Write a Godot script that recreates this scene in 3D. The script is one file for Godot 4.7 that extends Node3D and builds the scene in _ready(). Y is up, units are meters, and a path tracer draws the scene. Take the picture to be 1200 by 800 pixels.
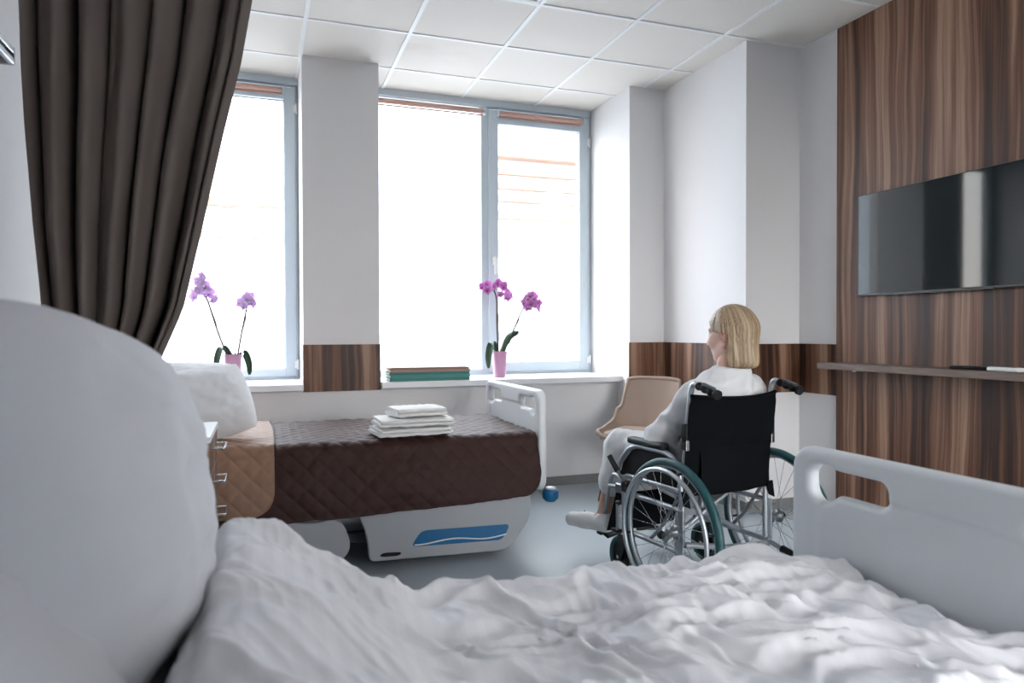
extends Node3D
# A hospital ward room: two beds, a person in a wheelchair by the window, television wall on the right.
# x runs along the window wall, -z towards the window, y up; metres.

const H := 2.911
var M := {}
var used := {}
var boxes := {}


func _ready() -> void:
	view_and_light()
	materials()
	outside()
	room()
	windows()
	curtain()
	far_bed()
	near_bed()
	television_wall()
	wheelchair()
	person()
	guest_chair()
	small_things()


# ---------------------------------------------------------------- camera, sky, sun, exposure
func view_and_light() -> void:
	var cam := Camera3D.new()
	cam.name = "camera"
	var lens := CameraAttributesPhysical.new()
	lens.frustum_focal_length = 24.767
	lens.frustum_focus_distance = 3.3
	lens.frustum_near = 0.05
	lens.frustum_far = 200.0
	lens.exposure_aperture = 3.2
	cam.attributes = lens
	add_child(cam)
	cam.position = Vector3(0, 1.1274, 0)
	cam.rotation_degrees = Vector3(-0.79, -19.57, -0.161)
	cam.current = true
	var env := Environment.new()
	var sky := Sky.new()
	var air := ProceduralSkyMaterial.new()
	air.sky_top_color = Color(0.93, 0.965, 1.0)
	air.sky_horizon_color = Color(1.0, 0.985, 0.965)
	air.sky_curve = 0.3
	air.sky_energy_multiplier = SKY
	air.ground_bottom_color = Color(0.6, 0.6, 0.6)
	air.ground_horizon_color = Color(0.9, 0.92, 0.95)
	air.ground_energy_multiplier = SKY * 0.25
	sky.sky_material = air
	env.background_mode = Environment.BG_SKY
	env.sky = sky
	env.tonemap_mode = Environment.TONE_MAPPER_LINEAR
	env.tonemap_exposure = EXPOSURE
	env.sdfgi_enabled = true
	env.ssao_enabled = true
	env.ssil_enabled = true
	var we := WorldEnvironment.new()
	we.name = "environment"
	we.environment = env
	add_child(we)


const SKY := 4.2
const EXPOSURE := 0.575


# ---------------------------------------------------------------- mesh building
class MB:
	var v := PackedVector3Array()
	var n := PackedVector3Array()
	var t := PackedVector2Array()
	var c := PackedColorArray()
	var ix := PackedInt32Array()

	func quad(a: int, b: int, d: int, e: int, flip := false) -> void:
		if flip:
			ix.append_array([a, d, b, a, e, d])
		else:
			ix.append_array([a, b, d, a, d, e])

	func smooth(v0: int, i0: int) -> void:
		for i in range(i0, ix.size(), 3):
			var a := v[ix[i]]
			var f := (v[ix[i + 2]] - a).cross(v[ix[i + 1]] - a)
			n[ix[i]] += f
			n[ix[i + 1]] += f
			n[ix[i + 2]] += f
		for i in range(v0, v.size()):
			n[i] = n[i].normalized()

	func put(p: Vector3, uv := Vector2.ZERO, nn := Vector3.ZERO) -> int:
		v.append(p)
		n.append(nn)
		t.append(uv)
		return v.size() - 1

	# rows[i][j]; the normal is (i direction) x (j direction)
	func grid(rows: Array, wrap := false, flip := false, su := 1.0, sv := 1.0) -> void:
		var v0 := v.size()
		var i0 := ix.size()
		var m: int = rows[0].size()
		var k := rows.size()
		for i in k:
			var r: PackedVector3Array = rows[i]
			for j in m:
				put(r[j], Vector2(su * j / maxf(1, m - 1), sv * i / maxf(1, k - 1)))
		for i in k - 1:
			for j in (m if wrap else m - 1):
				var j2 := (j + 1) % m
				quad(v0 + i * m + j, v0 + i * m + j2, v0 + (i + 1) * m + j2, v0 + (i + 1) * m + j, flip)
		smooth(v0, i0)

	# a cloth or a plate: the grid, its back at a distance, and the rim between them
	func sheet(rows: Array, thick: float, flip := false, su := 1.0, sv := 1.0) -> void:
		var v0 := v.size()
		grid(rows, false, flip, su, sv)
		var m: int = rows[0].size()
		var k := rows.size()
		var back := []
		for i in k:
			var r := PackedVector3Array()
			for j in m:
				r.append(v[v0 + i * m + j] - n[v0 + i * m + j] * thick)
			back.append(r)
		grid(back, false, not flip, su, sv)
		var f1 := PackedVector3Array()
		var f2 := PackedVector3Array()
		for j in m:
			f1.append(rows[0][j]); f2.append(back[0][j])
		for i in range(1, k):
			f1.append(rows[i][m - 1]); f2.append(back[i][m - 1])
		for j in range(m - 2, -1, -1):
			f1.append(rows[k - 1][j]); f2.append(back[k - 1][j])
		for i in range(k - 2, -1, -1):
			f1.append(rows[i][0]); f2.append(back[i][0])
		grid([f1, f2], false, not flip)

	func fan(ring: PackedVector3Array, nn: Vector3) -> void:
		var mid := Vector3.ZERO
		for p in ring:
			mid += p
		mid /= ring.size()
		var a := put(mid, Vector2(0.5, 0.5), nn)
		var b := v.size()
		for p in ring:
			put(p, Vector2.ZERO, nn)
		for j in ring.size():
			var j2 := (j + 1) % ring.size()
			var f := (ring[j2] - mid).cross(ring[j] - mid)
			if f.dot(nn) > 0:
				ix.append_array([a, b + j, b + j2])
			else:
				ix.append_array([a, b + j2, b + j])

	func tube(path: PackedVector3Array, radius, sides := 10, caps := true, closed := false, squash := 1.0) -> void:
		var rows := []
		var k := path.size()
		var up := Vector3.UP
		for i in k:
			var tan: Vector3
			if closed:
				tan = (path[(i + 1) % k] - path[(i + k - 1) % k]).normalized()
			else:
				tan = (path[mini(i + 1, k - 1)] - path[maxi(i - 1, 0)]).normalized()
			if i == 0:
				up = Vector3.UP if absf(tan.y) < 0.9 else Vector3.RIGHT
			var bb := tan.cross(up).normalized()
			up = bb.cross(tan).normalized()
			var r: float = radius[i] if radius is Array or radius is PackedFloat32Array else radius
			var ring := PackedVector3Array()
			for j in sides:
				var a := TAU * j / sides
				ring.append(path[i] + (bb * cos(a) + up * sin(a) * squash) * r)
			rows.append(ring)
		if closed:
			rows.append(rows[0])
		grid(rows, true, false)
		if caps and not closed:
			fan(rows[0], (path[0] - path[1]).normalized())
			fan(rows[k - 1], (path[k - 1] - path[k - 2]).normalized())

	# profile of (radius, height); a doubled point makes a sharp edge
	func lathe(profile: PackedVector2Array, seg := 24, x := Transform3D.IDENTITY) -> void:
		var rows := []
		for q in profile.size():
			var ring := PackedVector3Array()
			for j in seg:
				var a := TAU * j / seg
				ring.append(x * Vector3(cos(a) * profile[q].x, profile[q].y, sin(a) * profile[q].x))
			if q > 0 and profile[q].is_equal_approx(profile[q - 1]):
				grid(rows, true, false)
				rows = []
			rows.append(ring)
		grid(rows, true, false)

	func rbox(mid: Vector3, size: Vector3, r := 0.004, seg := 1, turn := Basis.IDENTITY) -> void:
		var h := size / 2
		r = minf(r, minf(h.x, minf(h.y, h.z)) * 0.999)
		for axis in 3:
			for s: float in [-1.0, 1.0]:
				var u := (axis + 1) % 3
				var w := (axis + 2) % 3
				var cu := steps(h[u], r, seg)
				var cw := steps(h[w], r, seg)
				var v0 := v.size()
				for a in cu:
					for b in cw:
						var p := Vector3.ZERO
						p[axis] = h[axis] * s
						p[u] = a
						p[w] = b
						var core := p.clamp(-h + Vector3.ONE * r, h - Vector3.ONE * r)
						var d := (p - core).normalized()
						put(mid + turn * (core + d * r), Vector2(a, b), turn * d)
				var m := cw.size()
				for i in cu.size() - 1:
					for j in m - 1:
						quad(v0 + i * m + j, v0 + i * m + j + 1, v0 + (i + 1) * m + j + 1, v0 + (i + 1) * m + j, s < 0)

	func steps(h: float, r: float, seg: int) -> PackedFloat32Array:
		var o := PackedFloat32Array()
		for i in seg + 1:
			o.append(-h + r * i / seg)
		for i in seg + 1:
			o.append(h - r + r * i / seg)
		return o

	# an outline in the plane of x and y of the given basis, from depth 0 to depth d along its z, edges chamfered
	func prism(outline: PackedVector2Array, d: float, x := Transform3D.IDENTITY, bevel := 0.003) -> void:
		var poly := outline
		if Geometry2D.is_polygon_clockwise(poly):
			poly = poly.duplicate()
			poly.reverse()
		var inner := PackedVector2Array()
		var k := poly.size()
		for i in k:
			var a := (poly[i] - poly[(i + k - 1) % k]).normalized()
			var b := (poly[(i + 1) % k] - poly[i]).normalized()
			var m := Vector2(-a.y - b.y, a.x + b.x)
			m /= maxf(0.4, m.length_squared() / 2.0)
			inner.append(poly[i] + m * bevel)
		var tri := Geometry2D.triangulate_polygon(inner)
		for s in 2:
			var v0 := v.size()
			for p in inner:
				put(x * Vector3(p.x, p.y, d if s else 0.0), p, (x.basis * Vector3(0, 0, 1 if s else -1)).normalized())
			for i in range(0, tri.size(), 3):
				var a := inner[tri[i]]
				var cw := (inner[tri[i + 1]] - a).cross(inner[tri[i + 2]] - a) < 0
				if cw == (s == 1):
					ix.append_array([v0 + tri[i], v0 + tri[i + 1], v0 + tri[i + 2]])
				else:
					ix.append_array([v0 + tri[i], v0 + tri[i + 2], v0 + tri[i + 1]])
		var rows := []
		for q in [[inner, 0.0], [poly, bevel], [poly, d - bevel], [inner, d]]:
			var ring := PackedVector3Array()
			for p in q[0]:
				ring.append(x * Vector3(p.x, p.y, q[1]))
			rows.append(ring)
		for i in 3:
			for j in k:
				var j2 := (j + 1) % k
				var v0 := v.size()
				var i0 := ix.size()
				for p in [rows[i][j], rows[i][j2], rows[i + 1][j2], rows[i + 1][j]]:
					put(p)
				quad(v0, v0 + 1, v0 + 2, v0 + 3, true)
				smooth(v0, i0)

	func join(o: MB, x: Transform3D, tint := Color.WHITE) -> void:
		var v0 := v.size()
		for i in o.v.size():
			v.append(x * o.v[i])
			n.append((x.basis * o.n[i]).normalized())
			t.append(o.t[i])
			if o.c.size() or c.size():
				c.append(o.c[i] if o.c.size() else tint)
		for i in o.ix:
			ix.append(i + v0)

	func mesh() -> ArrayMesh:
		var a := []
		a.resize(Mesh.ARRAY_MAX)
		a[Mesh.ARRAY_VERTEX] = v
		a[Mesh.ARRAY_NORMAL] = n
		a[Mesh.ARRAY_TEX_UV] = t
		if c.size() == v.size():
			a[Mesh.ARRAY_COLOR] = c
		a[Mesh.ARRAY_INDEX] = ix
		var m := ArrayMesh.new()
		m.add_surface_from_arrays(Mesh.PRIMITIVE_TRIANGLES, a)
		return m


# surface nets of a distance function; only the cells near the surface are visited
func nets(mb: MB, f: Callable, lo: Vector3, hi: Vector3, cell: float, loose := 1.15) -> void:
	var nx := int(ceil((hi.x - lo.x) / cell / 4.0)) * 4 + 1
	var ny := int(ceil((hi.y - lo.y) / cell / 4.0)) * 4 + 1
	var nz := int(ceil((hi.z - lo.z) / cell / 4.0)) * 4 + 1
	var val := PackedFloat32Array()
	val.resize(nx * ny * nz)
	val.fill(1e9)
	var vid := PackedInt32Array()
	vid.resize(nx * ny * nz)
	vid.fill(-1)
	var cells := PackedInt32Array()
	var sy := nx
	var sz := nx * ny
	var reach := 4.0 * cell * 0.8661 * loose
	var off := [0, 1, sy, sy + 1, sz, sz + 1, sz + sy, sz + sy + 1]
	for bz in range(0, nz - 1, 4):
		for by in range(0, ny - 1, 4):
			for bx in range(0, nx - 1, 4):
				var mid: float = f.call(lo + Vector3(bx + 2, by + 2, bz + 2) * cell)
				if absf(mid) > reach:
					continue
				for z in range(bz, bz + 5):
					for y in range(by, by + 5):
						for x in range(bx, bx + 5):
							var q := x + y * sy + z * sz
							if val[q] > 1e8:
								val[q] = f.call(lo + Vector3(x, y, z) * cell)
				for z in range(bz, bz + 4):
					for y in range(by, by + 4):
						for x in range(bx, bx + 4):
							var q := x + y * sy + z * sz
							var s := 0
							for k in 8:
								if val[q + off[k]] < 0.0:
									s += 1
							if s > 0 and s < 8:
								cells.append(q)
	var edges := [[0, 1], [2, 3], [4, 5], [6, 7], [0, 2], [1, 3], [4, 6], [5, 7], [0, 4], [1, 5], [2, 6], [3, 7]]
	var e := cell * 0.45
	for q in cells:
		var x := q % nx
		var y := (q / sy) % ny
		var z := q / sz
		var sum := Vector3.ZERO
		var cnt := 0
		for ed in edges:
			var a: float = val[q + off[ed[0]]]
			var b: float = val[q + off[ed[1]]]
			if (a < 0.0) != (b < 0.0):
				var s := a / (a - b)
				var pa := Vector3(ed[0] & 1, (ed[0] >> 1) & 1, ed[0] >> 2)
				var pb := Vector3(ed[1] & 1, (ed[1] >> 1) & 1, ed[1] >> 2)
				sum += pa.lerp(pb, s)
				cnt += 1
		var p := lo + (Vector3(x, y, z) + sum / cnt) * cell
		var x1: float = f.call(p + Vector3(e, 0, 0))
		var x0: float = f.call(p - Vector3(e, 0, 0))
		var y1: float = f.call(p + Vector3(0, e, 0))
		var y0: float = f.call(p - Vector3(0, e, 0))
		var z1: float = f.call(p + Vector3(0, 0, e))
		var z0: float = f.call(p - Vector3(0, 0, e))
		var g := Vector3(x1 - x0, y1 - y0, z1 - z0).normalized()
		var level := (x1 + x0 + y1 + y0 + z1 + z0) / 6.0
		p -= g * clampf(level, -e, e) * 0.7
		vid[q] = mb.put(p, Vector2(p.x + p.z, p.y), g)
	var ax := [1, sy, sz]
	for q in cells:
		for a in 3:
			var a1: int = ax[a]
			if (val[q] < 0.0) == (val[q + a1] < 0.0):
				continue
			var b1: int = ax[(a + 1) % 3]
			var c1: int = ax[(a + 2) % 3]
			if q - b1 - c1 < 0:
				continue
			var i0 := vid[q]
			var i1 := vid[q - b1]
			var i2 := vid[q - b1 - c1]
			var i3 := vid[q - c1]
			if i1 < 0 or i2 < 0 or i3 < 0:
				continue
			mb.quad(i0, i1, i2, i3, val[q] < 0.0)


static func capsule(p: Vector3, a: Vector3, b: Vector3, ra: float, rb: float) -> float:
	var ab := b - a
	var h := clampf((p - a).dot(ab) / ab.length_squared(), 0.0, 1.0)
	return (p - a - ab * h).length() - lerpf(ra, rb, h)


static func smin(a: float, b: float, k: float) -> float:
	var h := maxf(k - absf(a - b), 0.0) / k
	return minf(a, b) - h * h * k * 0.25


static func egg(p: Vector3, r: Vector3) -> float:
	var k0 := (p / r).length()
	var k1 := (p / (r * r)).length()
	return k0 * (k0 - 1.0) / maxf(k1, 1e-6)


static func rrect(p: Vector2, h: Vector2, r: float) -> float:
	var q := p.abs() - h + Vector2(r, r)
	return Vector2(maxf(q.x, 0), maxf(q.y, 0)).length() + minf(maxf(q.x, q.y), 0.0) - r


class Bones:
	var a := PackedVector3Array()
	var b := PackedVector3Array()
	var ra := PackedFloat32Array()
	var rb := PackedFloat32Array()
	var k := PackedFloat32Array()
	var noise: FastNoiseLite
	var bump := 0.0

	func add(p: Vector3, q: Vector3, r: float, s: float, soft := 0.03) -> void:
		a.append(p); b.append(q); ra.append(r); rb.append(s); k.append(soft)

	func f(p: Vector3) -> float:
		var d := 1e6
		for i in a.size():
			var ab := b[i] - a[i]
			var h := clampf((p - a[i]).dot(ab) / maxf(ab.length_squared(), 1e-9), 0.0, 1.0)
			var e := (p - a[i] - ab * h).length() - lerpf(ra[i], rb[i], h)
			var s := maxf(k[i] - absf(d - e), 0.0) / k[i]
			d = minf(d, e) - s * s * k[i] * 0.25
		if noise and d < 0.06:
			d += noise.get_noise_3dv(p) * bump
		return d


static func curve(points: PackedVector3Array, step := 6, closed := false) -> PackedVector3Array:
	var o := PackedVector3Array()
	var k := points.size()
	for i in (k if closed else k - 1):
		var p0: Vector3 = points[(i + k - 1) % k] if closed else points[maxi(i - 1, 0)]
		var p1 := points[i]
		var p2: Vector3 = points[(i + 1) % k]
		var p3: Vector3 = points[(i + 2) % k] if closed else points[mini(i + 2, k - 1)]
		for s in step:
			o.append(p1.cubic_interpolate(p2, p0, p3, float(s) / step))
	if not closed:
		o.append(points[k - 1])
	return o


# a path with rounded corners
static func bent(points: PackedVector3Array, r := 0.04, step := 5) -> PackedVector3Array:
	var o := PackedVector3Array([points[0]])
	for i in range(1, points.size() - 1):
		var p := points[i]
		var a := (points[i - 1] - p)
		var b := (points[i + 1] - p)
		var ra := minf(r, a.length() * 0.49)
		var rb := minf(r, b.length() * 0.49)
		var s := p + a.normalized() * ra
		var e := p + b.normalized() * rb
		for q in step + 1:
			var t := float(q) / step
			o.append(s.lerp(p, t).lerp(p.lerp(e, t), t))
	o.append(points[points.size() - 1])
	return o


static func table(x: float, xs: Array, ys: Array) -> float:
	if x <= xs[0]:
		return ys[0]
	for i in range(1, xs.size()):
		if x <= xs[i]:
			var t: float = (x - xs[i - 1]) / (xs[i] - xs[i - 1])
			return lerpf(ys[i - 1], ys[i], t * t * (3 - 2 * t))
	return ys[ys.size() - 1]


static func line(x: float, xs: Array, ys: Array) -> float:
	if x <= xs[0]:
		return ys[0]
	for i in range(1, xs.size()):
		if x <= xs[i]:
			return lerpf(ys[i - 1], ys[i], (x - xs[i - 1]) / (xs[i] - xs[i - 1]))
	return ys[ys.size() - 1]


# ---------------------------------------------------------------- objects
func numbered(called: String) -> String:
	used[called] = used.get(called, -1) + 1
	return called if used[called] == 0 else "%s_%03d" % [called, used[called]]


func tag(o: Node3D, label: String, category: String, group := "") -> void:
	o.set_meta("label", label)
	o.set_meta("category", category)
	if group:
		o.set_meta("group", group)


func thing(called: String, label: String, category: String, at := Vector3.ZERO, turn := 0.0, group := "") -> Node3D:
	var o := Node3D.new()
	o.name = numbered(called)
	add_child(o, true)
	o.position = at
	o.rotation.y = turn
	tag(o, label, category, group)
	return o


func part(parent: Node, called: String, mesh: Mesh, m: Material, at := Transform3D.IDENTITY) -> MeshInstance3D:
	var o := MeshInstance3D.new()
	o.name = called
	o.mesh = mesh
	o.material_override = m
	parent.add_child(o, true)
	o.transform = at
	return o


func solo(called: String, label: String, category: String, mesh: Mesh, m: Material, at := Transform3D.IDENTITY, group := "") -> MeshInstance3D:
	var o := part(self, numbered(called), mesh, m, at)
	tag(o, label, category, group)
	return o


func structure(called: String, mesh: Mesh, m: Material, at := Transform3D.IDENTITY) -> MeshInstance3D:
	var o := part(self, called, mesh, m, at)
	o.set_meta("kind", "structure")
	return o


func box(size: Vector3) -> BoxMesh:
	var key := "%.4f %.4f %.4f" % [size.x, size.y, size.z]
	if not boxes.has(key):
		var b := BoxMesh.new()
		b.size = size
		boxes[key] = b
	return boxes[key]


func span(lo: Vector3, hi: Vector3) -> Array:
	return [box(hi - lo), Transform3D(Basis.IDENTITY, (lo + hi) / 2)]


func rb(size: Vector3, r := 0.004, seg := 1) -> ArrayMesh:
	var b := MB.new()
	b.rbox(Vector3.ZERO, size, r, seg)
	return b.mesh()


func at(p: Vector3) -> Transform3D:
	return Transform3D(Basis.IDENTITY, p)


func wall(called: String, lo: Vector3, hi: Vector3, m: Material) -> MeshInstance3D:
	var s := span(lo, hi)
	return structure(called, s[0], m, s[1])


# ---------------------------------------------------------------- materials
func paint(c: Color, rough := 0.6, metal := 0.0, spec := 0.5) -> StandardMaterial3D:
	var m := StandardMaterial3D.new()
	m.albedo_color = c
	m.roughness = rough
	m.metallic = metal
	m.metallic_specular = spec
	return m


func noise_tex(freq: float, a: Color, b: Color, size := 512, seed_ := 1, octaves := 3) -> NoiseTexture2D:
	var f := FastNoiseLite.new()
	f.seed = seed_
	f.frequency = freq
	f.fractal_octaves = octaves
	var g := Gradient.new()
	g.set_color(0, a)
	g.set_color(1, b)
	var t := NoiseTexture2D.new()
	t.width = size
	t.height = size
	t.seamless = true
	t.noise = f
	t.color_ramp = g
	return t


func relief(m: StandardMaterial3D, freq: float, depth: float, scale := 4.0, world := true, seed_ := 3) -> void:
	m.heightmap_enabled = true
	m.heightmap_texture = noise_tex(freq, Color.BLACK, Color.WHITE, 512, seed_)
	m.heightmap_scale = depth
	m.uv1_triplanar = true
	m.uv1_world_triplanar = world
	m.uv1_scale = Vector3.ONE * scale


func walnut(along_z := false) -> ImageTexture:
	var w := 1024
	var h := 512
	var im := Image.create(w, h, false, Image.FORMAT_RGB8)
	var n := FastNoiseLite.new()
	n.seed = 11
	n.frequency = 1.0
	n.fractal_octaves = 3
	var dark := Color(0.195, 0.120, 0.088)
	var mid := Color(0.41, 0.275, 0.205)
	var pale := Color(0.60, 0.475, 0.39)
	for y in h:
		var yy := float(y) / h * 2.9
		for x in w:
			var xx := float(x) / w * 2.45
			var wx := xx + 0.030 * n.get_noise_2d(xx * 2.0, yy * 0.55) + 0.006 * n.get_noise_2d(xx * 9.0 + 50.0, yy * 1.6)
			var band := n.get_noise_2d(wx * 6.5 + 7.0, yy * 0.10)
			var streak := n.get_noise_2d(wx * 26.0, yy * 0.30 + 31.0)
			var fine := n.get_noise_2d(wx * 120.0, yy * 1.1 + 91.0)
			var s := clampf(0.45 + band * 1.05 + streak * 0.50 + fine * 0.24, 0.0, 1.0)
			var c := dark.lerp(mid, s * 2.0) if s < 0.5 else mid.lerp(pale, s * 2.0 - 1.0)
			im.set_pixel(x, y, c)
	return ImageTexture.create_from_image(im)


func materials() -> void:
	M.wall = paint(Color(0.905, 0.897, 0.898), 0.75)
	relief(M.wall, 0.05, 0.02, 5.0)
	M.tile = paint(Color(0.915, 0.893, 0.865), 0.9)
	relief(M.tile, 0.12, 0.05, 6.0, true, 8)
	M.bar = paint(Color(0.95, 0.95, 0.95), 0.45)
	M.floor = paint(Color.WHITE, 0.36)
	M.floor.albedo_texture = noise_tex(0.2, Color(0.60, 0.635, 0.66), Color(0.70, 0.735, 0.76), 512, 5, 2)
	M.floor.uv1_triplanar = true
	M.floor.uv1_world_triplanar = true
	M.floor.uv1_scale = Vector3.ONE * 1.6
	M.base = paint(Color(0.52, 0.52, 0.52), 0.5)
	M.base.albedo_texture = noise_tex(0.15, Color(0.9, 0.9, 0.9), Color.WHITE, 256, 15, 2)
	M.base.uv1_triplanar = true
	M.wood = paint(Color.WHITE, 0.45, 0.0, 0.42)
	M.wood.albedo_texture = walnut()
	M.wood.uv1_triplanar = true
	M.wood.uv1_world_triplanar = true
	M.wood.uv1_scale = Vector3(1 / 2.45, 1 / 2.92, 1 / 2.45)
	M.wood.uv1_offset = Vector3(0.1, 0, 0.36)
	M.shelf = paint(Color(0.46, 0.39, 0.35), 0.42)
	M.shelf.albedo_texture = noise_tex(0.02, Color(0.75, 0.72, 0.7), Color(1, 0.98, 0.96), 512, 21, 4)
	M.shelf.uv1_triplanar = true
	M.shelf.uv1_scale = Vector3(6.0, 6.0, 0.5)
	M.frame = paint(Color(0.76, 0.805, 0.835), 0.35)
	M.gasket = paint(Color(0.05, 0.05, 0.055), 0.6)
	M.sill = paint(Color(0.93, 0.935, 0.945), 0.3)
	M.glass = paint(Color(1, 1, 1, 0.03), 0.02)
	M.glass.transparency = BaseMaterial3D.TRANSPARENCY_ALPHA
	M.blind = paint(Color(0.72, 0.58, 0.53), 0.8)
	M.chrome = paint(Color(0.78, 0.79, 0.80), 0.22, 1.0)
	M.steel = paint(Color(0.62, 0.64, 0.66), 0.36, 1.0)
	M.alu = paint(Color(0.72, 0.74, 0.76), 0.42, 0.85)
	M.black = paint(Color(0.035, 0.038, 0.042), 0.5)
	M.rubber = paint(Color(0.03, 0.032, 0.036), 0.7)
	M.tyre = paint(Color(0.12, 0.30, 0.315), 0.5)
	M.bed_pad = paint(Color(0.13, 0.16, 0.175), 0.55)
	M.guard = paint(Color(0.03, 0.045, 0.055), 0.45)
	M.nylon = paint(Color(0.03, 0.045, 0.06), 0.85, 0.0, 0.25)
	relief(M.nylon, 0.4, 0.02, 10.0, false, 31)
	M.curtain = paint(Color(0.40, 0.36, 0.335), 0.6)
	relief(M.curtain, 0.5, 0.012, 14.0, false, 33)
	M.bed = paint(Color(0.89, 0.90, 0.91), 0.34)
	M.panel = paint(Color(0.64, 0.65, 0.665), 0.4)
	M.bed_dark = paint(Color(0.30, 0.33, 0.36), 0.5)
	M.blue = paint(Color(0.02, 0.37, 0.56), 0.4)
	M.linen = paint(Color(0.88, 0.885, 0.90), 0.8)
	relief(M.linen, 0.6, 0.012, 12.0, false, 35)
	M.sheet = paint(Color(0.72, 0.73, 0.76), 0.8)
	M.duvet = paint(Color.WHITE, 0.6)
	stripes()
	M.towel = paint(Color(0.93, 0.925, 0.92), 0.95)
	relief(M.towel, 0.35, 0.16, 9.0, false, 37)
	M.brown = paint(Color(0.20, 0.115, 0.10), 0.60, 0.0, 0.34)
	M.brown.rim_enabled = true
	M.brown.rim = 0.35
	M.brown.rim_tint = 0.5
	M.tan = paint(Color(0.54, 0.41, 0.33), 0.6)
	M.screen = paint(Color(0.04, 0.085, 0.095), 0.045, 0.0, 0.40)
	M.plastic = paint(Color(0.02, 0.022, 0.024), 0.3)
	M.white_plastic = paint(Color(0.88, 0.88, 0.87), 0.35)
	M.leatherette = paint(Color(0.60, 0.525, 0.475), 0.55)
	relief(M.leatherette, 0.25, 0.02, 8.0, false, 39)
	M.leg = paint(Color(0.36, 0.335, 0.31), 0.45)
	M.skin = paint(Color.WHITE, 0.5)
	M.skin.vertex_color_use_as_albedo = true
	M.hair = paint(Color.WHITE, 0.42)
	M.hair.vertex_color_use_as_albedo = true
	M.robe = paint(Color(0.90, 0.90, 0.905), 0.9)
	relief(M.robe, 0.3, 0.08, 10.0, false, 41)
	M.slipper = paint(Color(0.90, 0.90, 0.90), 0.9)
	M.pot = paint(Color(0.72, 0.53, 0.64), 0.3)
	M.soil = paint(Color(0.10, 0.07, 0.05), 0.95)
	M.leaf = paint(Color(0.13, 0.24, 0.15), 0.4)
	M.leaf.backlight_enabled = true
	M.leaf.backlight = Color(0.18, 0.28, 0.14)
	M.stem = paint(Color(0.28, 0.24, 0.17), 0.6)
	M.petal = paint(Color.WHITE, 0.6)
	M.petal.vertex_color_use_as_albedo = true
	M.petal.backlight_enabled = true
	M.petal.backlight = Color(0.85, 0.7, 0.85)
	M.teal = paint(Color(0.12, 0.44, 0.42), 0.5)
	M.teal_pale = paint(Color(0.22, 0.55, 0.52), 0.5)
	M.beige = paint(Color(0.66, 0.53, 0.47), 0.6)
	M.beige_dark = paint(Color(0.55, 0.43, 0.39), 0.6)
	M.paper = paint(Color(0.90, 0.89, 0.86), 0.8)
	M.facade = paint(Color(0.90, 0.94, 0.98), 0.9)
	M.facade_trim = paint(Color(0.63, 0.48, 0.40), 0.9)
	M.facade_window = paint(Color(0.44, 0.43, 0.36), 0.4)
	M.roof = paint(Color(0.78, 0.64, 0.56), 0.9)
	M.street = paint(Color(0.42, 0.42, 0.41), 0.9)


func stripes() -> void:
	var im := Image.create(16, 4, false, Image.FORMAT_RGB8)
	var ro := Image.create(16, 4, false, Image.FORMAT_RGB8)
	for x in 16:
		var on := x < 8
		for y in 4:
			im.set_pixel(x, y, Color(0.912, 0.905, 0.915) if on else Color(0.898, 0.891, 0.903))
			ro.set_pixel(x, y, Color(0.65, 0.65, 0.65) if on else Color(0.8, 0.8, 0.8))
	M.duvet.albedo_texture = ImageTexture.create_from_image(im)
	M.duvet.roughness = 1.0
	M.duvet.roughness_texture = ImageTexture.create_from_image(ro)


# ---------------------------------------------------------------- what lies outside the windows
func outside() -> void:
	var g := span(Vector3(-40, -9.0, -60), Vector3(50, -8.8, -5.6))
	solo("street", "pale paved yard far below the windows", "ground", g[0], M.street, g[1])
	var b := thing("apartment_block", "pale block with orange trim opposite the windows, washed out by daylight", "building", Vector3(4, -8.8, -22))
	var wy := 15.6
	part(b, "wall", box(Vector3(30, wy, 0.6)), M.facade, at(Vector3(0, wy / 2, -0.3)))
	part(b, "roof_edge", box(Vector3(9.0, 0.16, 0.9)), M.roof, at(Vector3(7.4, wy + 0.08, 0.0)))
	# string courses and sills right of the mullion, (left, right, height, thickness)
	for r in [[3.0, 11, 15.18, 0.20], [3.0, 5.2, 14.72, 0.22], [5.6, 6.7, 14.72, 0.22], [3.0, 4.9, 14.3, 0.2], [5.7, 6.8, 14.3, 0.2], [3.0, 11, 13.75, 0.24], [3.0, 4.9, 12.8, 0.26], [5.7, 6.9, 12.8, 0.26], [-6.0, -4.6, 13.7, 0.24], [-4.1, -3.5, 13.7, 0.2]]:
		part(b, "string_course", box(Vector3(r[1] - r[0], r[3], 0.16)), M.facade_trim, at(Vector3((r[0] + r[1]) / 2, r[2], 0.08)))
	for r in [[-5.35, -4.85, 12.88, 0.34], [-4.35, -3.98, 12.9, 0.34], [-3.78, -3.45, 12.9, 0.3], [-6.0, -5.6, 12.9, 0.3], [-5.0, -4.8, 13.7, 0.2]]:
		var w := part(b, "window", box(Vector3(r[1] - r[0], r[3], 0.1)), M.facade_window, at(Vector3((r[0] + r[1]) / 2, r[2], 0.05)))
		part(w, "window_ledge", box(Vector3(r[1] - r[0] + 0.1, 0.06, 0.14)), M.facade_trim, at(Vector3(0, -r[3] / 2 - 0.03, 0.05)))


	var t := thing("added_tall_block", "tall pale block added far behind the one opposite to cut the sky light", "building", Vector3(2, -8.8, -36))  # added to screen low sky and weaken light through the main windows
	part(t, "wall", box(Vector3(70, 27, 0.6)), M.facade, at(Vector3(0, 13.5, -0.3)))
	part(t, "parapet", box(Vector3(70.4, 0.5, 1.0)), M.facade, at(Vector3(0, 27.25, -0.3)))


# ---------------------------------------------------------------- the room
const XL := -0.78
const XR := 3.241
const ZF := 2.2

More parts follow.
